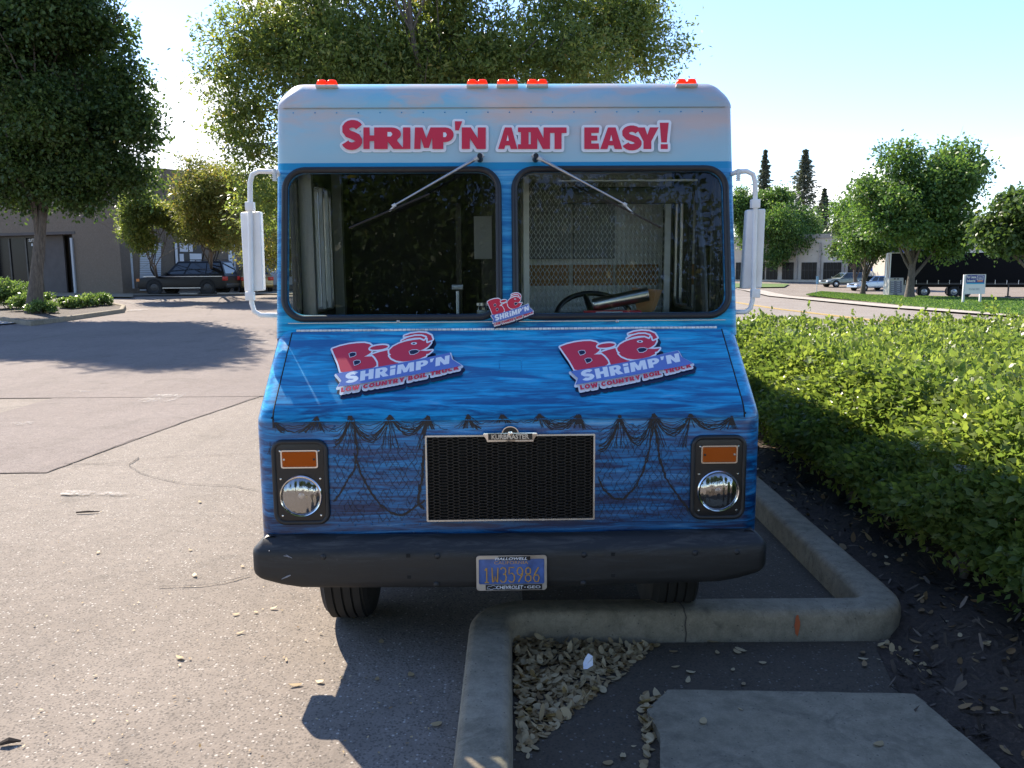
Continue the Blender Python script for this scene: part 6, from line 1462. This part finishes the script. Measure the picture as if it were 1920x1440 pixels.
# ================================================================== cars
def paint(name, col, metal=.3, rough=.3): return mat(name, col, rough, metal, coat=.7)
mat('car_glass', (.010, .012, .014), .05, spec=.9); mat('tail_red', (.5, .015, .01), .25); mat('lamp_clear', (.7, .72, .75), .15); mat('lamp_amber', (.7, .2, .03), .25); mat('rim_metal', (.45, .46, .47), .3, .8)
def car(name, label, cat, loc, heading, pm, L=4.6, Wd=1.78, H=1.45, kind='sedan', group=None, scale=1.0, trim=None):
    root = empty(name, loc, heading, label, cat, group); root.scale = (scale,) * 3; hw = Wd / 2; B = .62 * H if kind != 'suv' else .58 * H; gc = .20 if kind == 'sedan' else .30
    if kind == 'suv': P = [(-L / 2, gc + .12), (-L / 2, B * .98), (-L / 2 + .05, B + .02), (L / 2 - 1.25, B), (L / 2 - .15, B - .12), (L / 2, B - .28), (L / 2, gc + .12), (L / 2 - .12, gc), (-L / 2 + .12, gc)]
    elif kind == 'pickup': P = [(-L / 2, gc + .12), (-L / 2, B), (L / 2 - 1.3, B), (L / 2 - .15, B - .1), (L / 2, B - .28), (L / 2, gc + .12), (L / 2 - .1, gc), (-L / 2 + .1, gc)]
    else: P = [(-L / 2, gc + .15), (-L / 2 + .03, B - .06), (-L / 2 + .25, B + .03), (-L / 2 + .9, B + .03), (L / 2 - 1.5, B), (L / 2 - .5, B - .14), (L / 2 - .08, B - .30), (L / 2, gc + .22), (L / 2 - .06, gc + .03), (-L / 2 + .1, gc)]
    if kind == 'suv': c = ((-L / 2 + .04, L / 2 - 1.35), (-L / 2 + .28, L / 2 - 2.05))
    elif kind == 'pickup': c = ((-L / 2 + 2.0, L / 2 - 1.35), (-L / 2 + 2.15, L / 2 - 1.95))
    elif kind == 'wagon': c = ((-L / 2 + .12, L / 2 - 1.35), (-L / 2 + .6, L / 2 - 2.15))
    else: c = ((-L / 2 + .75, L / 2 - 1.30), (-L / 2 + 1.55, L / 2 - 2.15))
    MB().prism(P, lambda x, z, h: (x, h, z), -hw, hw).build('body', pm, root, bevel=.07, seg=3)
    (x0, x1), (x2, x3) = c; wt = hw * .74; wb = hw * .95; zb_, zt_ = B - .02, H
    vs = [(x0, -wb, zb_), (x1, -wb, zb_), (x1, wb, zb_), (x0, wb, zb_), (x2, -wt, zt_), (x3, -wt, zt_), (x3, wt, zt_), (x2, wt, zt_)]
    MB().add(vs, [(0, 1, 2, 3), (4, 5, 6, 7), (0, 1, 5, 4), (1, 2, 6, 5), (2, 3, 7, 6), (3, 0, 4, 7)]).build('roof', pm, root, bevel=.06, seg=3)
    V = [Vector(q) for q in vs]
    def pane(a_, b_, c_, d_, u0, u1, v0, v1, name='window'):
        f = lambda s_, t_: V[a_].lerp(V[b_], s_).lerp(V[d_].lerp(V[c_], s_), t_); nn = (V[b_] - V[a_]).cross(V[d_] - V[a_]).normalized()
        ctr = sum(V, Vector()) / 8; m_ = f(.5, .5)
        if (m_ - ctr).dot(nn) < 0: nn = -nn
        MB().add([f(u0, v0) + nn * .008, f(u1, v0) + nn * .008, f(u1, v1) + nn * .008, f(u0, v1) + nn * .008], [(0, 1, 2, 3)]).build(name, MC['car_glass'], root)
    for (p_, q_, r_, s_) in ((0, 1, 5, 4), (3, 2, 6, 7)):
        if kind == 'pickup': pane(p_, q_, r_, s_, .12, .90, .14, .86)
        else: pane(p_, q_, r_, s_, .07 if kind != 'suv' else .03, .40 if kind != 'suv' else .30, .16, .86); pane(p_, q_, r_, s_, .42 if kind != 'suv' else .32, .66, .14, .86); pane(p_, q_, r_, s_, .69, .93, .14, .86)
    pane(1, 2, 6, 5, .08, .92, .10, .90, 'windscreen'); pane(3, 0, 4, 7, .10, .90, .15, .88, 'rear_window')
    wr = .335 if kind == 'sedan' or kind == 'wagon' else .375
    for xw in (L / 2 - .88, -L / 2 + .92):
        for s_ in (-1, 1):
            MB().lathe([(wr * 1.16, s_ * (hw - .01)), (wr * 1.16, s_ * (hw + .006)), (0, s_ * (hw + .006))], 22, 'Y', (xw, 0, wr)).build('wheel_arch', MC['black_matt'], root)
            t_ = MB().lathe([(wr * .62, s_ * (hw - .16)), (wr * .95, s_ * (hw - .16)), (wr, s_ * (hw - .12)), (wr, s_ * (hw - .01)), (wr * .95, s_ * (hw + .022)), (wr * .64, s_ * (hw + .026)), (wr * .62, s_ * (hw + .01))], 24, 'Y', (xw, 0, wr)).build('wheel', MC['tyre_rubber'], root, smooth=40)
            MB().lathe([(wr * .64, s_ * (hw + .024)), (wr * .56, s_ * (hw + .004)), (wr * .30, s_ * (hw + .016)), (wr * .1, s_ * (hw + .024)), (0, s_ * (hw + .024))], 24, 'Y', (xw, 0, wr)).build('rim', MC['rim_metal'] if kind != 'suv' else MC['dark_trim'], t_, smooth=30)
            if kind != 'suv':
                mb = MB()
                for k in range(5):
                    a_ = R(72 * k + 36); cx_, cz_ = xw + math.cos(a_) * wr * .42, wr + math.sin(a_) * wr * .42; r3 = wr * .10; mb.lathe([(r3, s_ * (hw + .0255)), (0, s_ * (hw + .0262))], 6, 'Y', (cx_, 0, cz_))
                mb.build('rim_opening', MC['black_matt'], t_)
    for s_ in (-1, 1):
        MB().box(L / 2 - .10, L / 2 + .012, min(s_ * hw * .55, s_ * hw * .93), max(s_ * hw * .55, s_ * hw * .93), B - .36, B - .20).build('headlight', MC['lamp_clear'], root, bevel=.02)
        MB().box(-L / 2 - .012, -L / 2 + .14, min(s_ * hw * .66, s_ * (hw + .012)), max(s_ * hw * .66, s_ * (hw + .012)), B - .26, B - .06).build('taillight', MC['tail_red'], root, bevel=.015)
        MB().box(L / 2 - 1.62, L / 2 - 1.45, min(s_ * hw, s_ * (hw + .16)), max(s_ * hw, s_ * (hw + .16)), B + .03, B + .15).build('wing_mirror', pm, root, bevel=.03)
        MB().box(-.15, .02, min(s_ * hw, s_ * (hw + .018)), max(s_ * hw, s_ * (hw + .018)), B - .15, B - .12).build('door_handle', MC['dark_trim'], root)
        if kind in ('suv', 'pickup'):
            MB().box(L / 2 - .14, L / 2 + .01, min(s_ * hw * .94, s_ * (hw + .01)), max(s_ * hw * .94, s_ * (hw + .01)), B - .28, B - .15).build('marker_lamp', MC['lamp_amber'], root)
    MB().box(L / 2 - .12, L / 2 + .05, -hw * .94, hw * .94, gc + .04, gc + .22).build('front_bumper', trim or pm, root, bevel=.03); MB().box(-L / 2 - .05, -L / 2 + .12, -hw * .94, hw * .94, gc + .06, gc + .26).build('rear_bumper', trim or pm, root, bevel=.03)
    MB().box(L / 2 - .02, L / 2 + .015, -hw * .4, hw * .4, B - .36, B - .22).build('radiator_grille', MC['dark_trim'], root)
    return root, B, hw, H
mat('bright_strip', (.6, .6, .6), .3, .8)
g = G(343, 553.5); mid = at(343, 553.5, g.y)
sc_ = 170 * g.y / F / 4.5
jp, B, hw, H = car('parked_wagon', 'black boxy off-road wagon with a roof rack parked nose-in under the trees', 'car', (g.x, g.y + 1.0, hz(g.x, g.y)), R(180 - 4), mat('paint_black', (.006, .006, .007), .35, spec=.3), 4.5, 1.80, 1.66, 'suv', scale=sc_, trim=MC['dark_trim'])
for s_ in (-1, 1):
    MB().box(-2.1, 1.9, min(s_ * hw, s_ * (hw + .012)), max(s_ * hw, s_ * (hw + .012)), B - .06, B - .035).build('pinstripe', MC['bright_strip'], jp); MB().box(-1.0, .95, min(s_ * hw, s_ * (hw + .014)), max(s_ * hw, s_ * (hw + .014)), .34, .37).build('sill_strip', MC['bright_strip'], jp)
    MB().tube([(-1.9, s_ * .55, 1.66), (-1.8, s_ * .55, 1.72), (-.2, s_ * .55, 1.73), (-.1, s_ * .55, 1.66)], .018, 6).build('roof_rail', MC['black_plastic'], jp)
for x in (-1.6, -1.1, -.5): MB().box(x, x + .05, -.55, .55, 1.70, 1.73).build('rack_bar', MC['black_plastic'], jp)
g = G(450, 549.5)
car('parked_car', 'dull gold hatchback between the black wagon and the white pickup', 'car', (g.x + .3, g.y + 1.4, hz(g.x, g.y)), R(115), paint('paint_gold', (.28, .19, .06), .5, .35), 4.3, 1.75, 1.55, 'wagon', scale=1.02)
g = G(478, 546)
car('pickup_truck', 'white pickup partly hidden behind the wing mirror', 'truck', (g.x + 1.4, g.y + 1.6, hz(g.x, g.y)), R(172), paint('paint_white', (.62, .62, .62), 0, .35), 5.4, 1.9, 1.80, 'pickup', scale=1.1, trim=MC['chrome'])
# across the street
def rc(label, px, py, hd, pm, wpx, kind='sedan', name='parked_car', H=1.45, L=4.6, dy=.9, group='cars in the lot across the street'):
    g = G(px, py); sc__ = wpx * g.y / F / L; return car(name, label, 'car', (g.x, g.y + dy, hz(g.x, g.y)), R(hd), pm, L, 1.78, H, kind, group, sc__ * 1.15)
rc('grey-green wagon parked facing the street under the dark tree', 1588, 538.5, 190, paint('paint_greygreen', (.10, .12, .11), .6, .35), 74, 'wagon')
rc('silver-blue hatchback behind the two slim tree trunks', 1640, 545.5, 193, paint('paint_silverblue', (.34, .40, .47), .6, .3), 72, 'wagon', H=1.55)
rc('light grey coupe next to the orange cone', 1469, 526, 185, paint('paint_lightgrey', (.42, .40, .40), .5, .3), 42)
rc('white sedan second from the mirror in the far row', 1453, 524.5, 182, paint('paint_white2', (.60, .61, .62), .1, .3), 40, dy=3.5)
rc('blue sedan half covered by the white one in the far row', 1436, 523, 180, paint('paint_blue', (.10, .16, .33), .5, .3), 38, dy=6.5)
rc('dark car at the edge of the mirror housing', 1385, 521, 180, paint('paint_dark', (.03, .035, .045), .5, .3), 40, dy=5)
# cone
g = G(1471, 527); CN = empty('traffic_cone', tuple(g), 0, 'orange traffic cone in front of the light grey coupe', 'cone'); s_ = 8.5 * g.y / F
mat('cone_orange', (.8, .12, .02), .5); MB().box(-.28 * s_, .28 * s_, -.28 * s_, .28 * s_, 0, .05 * s_).build('cone_base', MC['cone_orange'], CN)
MB().lathe([(.22 * s_, .05 * s_), (.06 * s_, s_), (0, s_)], 14, 'Z').build('cone_body', MC['cone_orange'], CN); MB().lathe([(.165 * s_, .42 * s_), (.118 * s_, .68 * s_)], 14, 'Z').build('cone_band', MC['white_paint'], CN)

# ================================================================== right-hand buildings
ga, gb = G(1300, 523), G(1560, 527.5); ga, gb = at(1300, 500, 128), at(1700, 500, 108)
a3, b3, u3, n3, WF3 = wall_frame(ga, gb)
BT = empty('tilt_up_building', (a3.x, a3.y, -.3), 0, 'pale beige tilt-up building with tall dark window bays across the street', 'building')
lim = [(1380, 1434), (1437, 1458), (1467, 1488), (1503, 1531), (1544, 1577), (1590, 1625), (1640, 1665)]
zt3 = WF3(1540, 440).z; z0 = WF3(1500, 523.5).z - .6; mb = MB(); obox(mb, a3 - u3 * 10, u3, n3, (b3 - a3).length + 60, -25, 0, z0, zt3); child(mb.build('wall', MC['tiltup_wall']), BT)
mb = MB(); obox(mb, a3 - u3 * 10, u3, n3, (b3 - a3).length + 60, -.2, .12, zt3 - .5, zt3 + .1); child(mb.build('parapet', MC['concrete_pale']), BT)
for x0, x1 in lim:
    wb_ = child(box_px(x0, x1, 492, 524, WF3, u3, n3, .02, .10).build('window_bay', MC['dark_glass']), BT)
    k = max(2, int((x1 - x0) / 6))
    for i in range(1, k): xx = x0 + (x1 - x0) * i / k; child(box_px(xx - .35, xx + .35, 492, 524, WF3, u3, n3, .10, .16).build('mullion', MC['bronze']), wb_)
    child(box_px(x0, x1, 506, 507, WF3, u3, n3, .10, .15).build('transom', MC['bronze']), wb_)
for x in (1495, 1538, 1583, 1632): child(box_px(x - 1.5, x + 1.5, 455, 524, WF3, u3, n3, .10, .3).build('pilaster', MC['concrete_pale']), BT)
# blue-fasciad building seen over the trailer
ga, gb = at(1660, 480, 105), at(2100, 480, 105); a4, b4, u4, n4, WF4 = wall_frame(ga, gb)
mat('fascia_blue', (.06, .07, .28), .5)
BF = empty('blue_fascia_building', (a4.x, a4.y, -.8), 0, 'long low building with a blue fascia showing above the trailer', 'building'); mb = MB(); obox(mb, a4, u4, n4, (b4 - a4).length, -20, 0, -2, WF4(1870, 473).z); child(mb.build('wall', MC['tiltup_wall']), BF)
mb = MB(); obox(mb, a4, u4, n4, (b4 - a4).length, -.3, .4, WF4(1870, 473).z, WF4(1870, 459).z); child(mb.build('fascia', MC['fascia_blue']), BF)

# ================================================================== trailer
g = G(1726, 556.5); D = g.y + .2; s_ = D / F
mat('curtain_black', (.008, .008, .009), .8, spec=.1, bumpn=(3, .3, .05)); mat('trailer_red', (.35, .03, .03), .4)
x0 = at(1665, 500, D).x; x1 = at(2040, 500, D).x; zg = hz(g.x, D); zt = at(1720, 475, D).z; zbm = at(1720, 530, D).z; 
TRL = empty('curtain_trailer', (x0, D, zg), R(-21), 'long black curtain-sided semi trailer parked behind the street trees', 'trailer')
MB().box(.25, x1 - x0, 0, 2.5, zbm - zg, zt - zg).build('curtain', MC['curtain_black'], TRL, bevel=.04)
MB().box(-.10, .24, -.04, 2.54, zbm - zg - .12, zt - zg + .05).build('rear_frame', MC['white_paint'], TRL, bevel=.03)
for k in (-.06, .08): MB().box(k, k + .03, -.06, -.042, .5, zt - zg).build('frame_stripe', MC['trailer_red'], TRL)
MB().box(.0, x1 - x0, -.03, 2.53, zt - zg + .002, zt - zg + .10).build('top_rail', MC['alu'], TRL); MB().box(.24, x1 - x0, -.03, 2.53, zbm - zg - .16, zbm - zg - .002).build('side_rail', MC['dark_trim'], TRL)
n_ = int((x1 - x0) / .9)
for k in range(n_): MB().box(.6 + k * .9, .64 + k * .9, -.05, -.031, zbm - zg - .1, zbm - zg + .25).build('curtain_buckle', MC['alu'], TRL)
MB().box(-.1, .1, -.05, 2.5, .45, .6).box(-.05, .05, .1, .2, .55, zbm - zg - .12).box(-.05, .05, 2.2, 2.3, .55, zbm - zg - .12).build('underride_guard', MC['white_paint'], TRL)
for k in (0, .25, .5): MB().lathe([(.07, -.08), (0, -.09)], 10, 'Y', (-.0 , 0, zbm - zg - .3 + k * .0)).build('tail_lamp', MC['tail_red'], TRL) if k == 0 else None
for pxw in (1726, 1775, 1793):
    xw = at(pxw, 548, D).x - x0; wr = 10.0 * s_
    for y in (.02, 2.2):
        w_ = MB().lathe([(wr * .55, y + .28), (wr * .95, y + .28), (wr, y + .24), (wr, y + .04), (wr * .95, y), (wr * .55, y + .01)], 26, 'Y', (xw, 0, wr)).build('wheel', MC['tyre_rubber'], TRL, smooth=40)
        MB().lathe([(wr * .56, y + .005), (wr * .5, y + .09), (wr * .25, y + .06), (wr * .18, y - .02), (0, y - .02)], 26, 'Y', (xw, 0, wr)).build('rim', MC['rim_metal'], w_, smooth=30)
    MB().box(xw - .5, xw + .5, .3, 2.2, wr * .8, wr * 1.3).build('axle_box', MC['black_matt'], TRL)
    MB().box(xw - wr * 1.15, xw - wr * 1.05, -.02, .5, wr * .5, wr * 1.9).build('mud_flap', MC['black_plastic'], TRL)
for pxl in (1862, 1892): xw = at(pxl, 540, D).x - x0; MB().box(xw - .06, xw + .06, .1, .22, .15, zbm - zg - .1).box(xw - .2, xw + .2, 0, .32, 0.02, .15).build('landing_leg', MC['dark_trim'], TRL)
MB().box(0, x1 - x0, .4, .6, .9, zbm - zg - .12).box(0, x1 - x0, 1.9, 2.1, .9, zbm - zg - .12).build('chassis_rail', MC['black_matt'], TRL)

# ================================================================== signs, cabinet
mat('sign_white', (.72, .72, .72), .45); mat('sign_blue', (.03, .05, .26), .45); mat('sign_cyan', (.02, .35, .62), .45); mat('sign_orange', (.7, .25, .12), .5); mat('sign_grey_text', (.45, .47, .52), .6); mat('cab_beige', (.42, .40, .36), .6); mat('cab_dark', (.04, .06, .13), .3)
g = G(1830, 571); D = g.y; px2 = lambda x, y, d=0.0: Vector(at(x, y, D)) + Vector((0, -d, 0))
SG = empty('lease_sign', tuple(g), 0, 'white and blue For Lease Industrial sign on two white posts in the lawn', 'sign')
for x in (1810, 1842):
    A_ = px2(x, 515); MB().box(A_.x - .06 - g.x, A_.x + .06 - g.x, .02, .14, -.1, A_.z - g.z).build('sign_post', MC['sign_white'], SG, bevel=.008)
def sgn_box(x0, x1, y0, y1, d0, d1, m, nm, par): A_, B_ = px2(x0, y0), px2(x1, y1); return MB().box(A_.x - g.x, B_.x - g.x, -d1, -d0, B_.z - g.z, A_.z - g.z).build(nm, MC[m], par)
bd = sgn_box(1811, 1846, 514.5, 551, -.019, .03, 'sign_white', 'sign_board', SG); sgn_box(1811.6, 1845, 515.5, 530, .031, .034, 'sign_blue', 'sign_field', bd); sgn_box(1811.6, 1845, 530, 532.5, .031, .034, 'sign_cyan', 'sign_band', bd)
sgn_box(1831.5, 1843, 517, 525, .035, .037, 'sign_white', 'sign_emblem', bd); sgn_box(1832.3, 1842.2, 517.8, 524.2, .038, .039, 'sign_blue', 'emblem_field', bd); sgn_box(1832.3, 1842.2, 525.5, 528, .035, .037, 'sign_orange', 'emblem_bar', bd)
def sgn_text(t_, x0, x1, y0, y1, m, d=.040):
    return put_text('sign_lettering', t_, lambda uu, vv: tuple(px2(x0 + (x1 - x0) * uu, y1 + (y0 - y1) * vv, d) - g), MC[m], bd, .03)
sgn_text('For Lease', 1812.5, 1829.5, 516.8, 521.8, 'sign_white'); sgn_text('Industrial', 1812.5, 1828, 524, 528.6, 'sign_white'); sgn_text('Colliers', 1833, 1841.5, 519.5, 522.5, 'sign_white'); sgn_text('916 563 3002', 1816, 1836, 540, 544, 'sign_grey_text')
g2 = G(1685, 557); D = g2.y; CBN = empty('directory_cabinet', tuple(g2), 0, 'beige directory cabinet with rows of dark blue name plates beside the forked tree', 'directory board'); s_ = D / F
pq = lambda x, y: Vector(at(x, y, D)) - g2
A_, B_ = pq(1668, 521), pq(1692.5, 556); MB().box(A_.x, B_.x, 0, 1.2, -.1, A_.z).build('cabinet_body', MC['cab_beige'], CBN, bevel=.03)
A2, B2 = pq(1693, 524), pq(1703, 555); MB().box(A2.x, B2.x, .15, 1.3, -.1, A2.z).build('cabinet_side', MC['cab_beige'], CBN, bevel=.02)
for r_ in range(6):
    for c_ in (0, 1):
        A_, B_ = pq(1669.5 + c_ * 11, 527.2 + r_ * 3.7), pq(1679.5 + c_ * 11, 530.2 + r_ * 3.7); MB().box(A_.x, B_.x, -.02, -.002, B_.z, A_.z).build('name_plate', MC['cab_dark'], CBN)
        A_, B_ = pq(1670.5 + c_ * 11, 528.2 + r_ * 3.7), pq(1676.5 + c_ * 11, 528.9 + r_ * 3.7); MB().box(A_.x, B_.x, -.028, -.021, B_.z, A_.z).build('plate_mark', MC['sign_white'], CBN)
for xx in (1676, 1682): A_, B_ = pq(xx, 522), pq(xx + 3.5, 524); MB().box(A_.x, B_.x, -.02, -.002, B_.z, A_.z).build('cabinet_vent', MC['black_matt'], CBN)
A_, B_ = pq(1675, 550), pq(1682, 555.5); MB().box(A_.x, B_.x, -.02, -.002, B_.z, A_.z).build('cabinet_emblem', MC['cab_dark'], CBN)
g3 = G(1531, 551.5); D = g3.y; SP = empty('parking_sign', tuple(g3), 0, 'small pale blue sign on a thin post at the driveway', 'sign'); A_ = Vector(at(1531, 518, D)) - g3; mat('sign_pale_blue', (.28, .48, .75), .5)
MB().cyl((0, 0, -.1), (0, 0, A_.z), .035, n=8).build('sign_post', MC['alu'], SP); MB().box(-2.1 * D / F, 2.1 * D / F, -.06, -.036, A_.z - 14 * D / F, A_.z).build('sign_plate', MC['sign_pale_blue'], SP)
g4 = at(1634, 505, G(1640, 545).y + 6); hzz = hz(g4.x, g4.y); SP2 = empty('accessible_parking_sign', (g4.x, g4.y, hzz), 0, 'bright blue parking sign above the silver-blue hatchback', 'sign'); mat('sign_bright_blue', (.02, .10, .55), .5)
MB().cyl((0, 0, -.1), (0, 0, g4.z - hzz + .4), .03, n=8).build('sign_post', MC['alu'], SP2); MB().box(-.10, .10, -.06, -.032, g4.z - hzz - .2, g4.z - hzz + .35).build('sign_plate', MC['sign_bright_blue'], SP2)
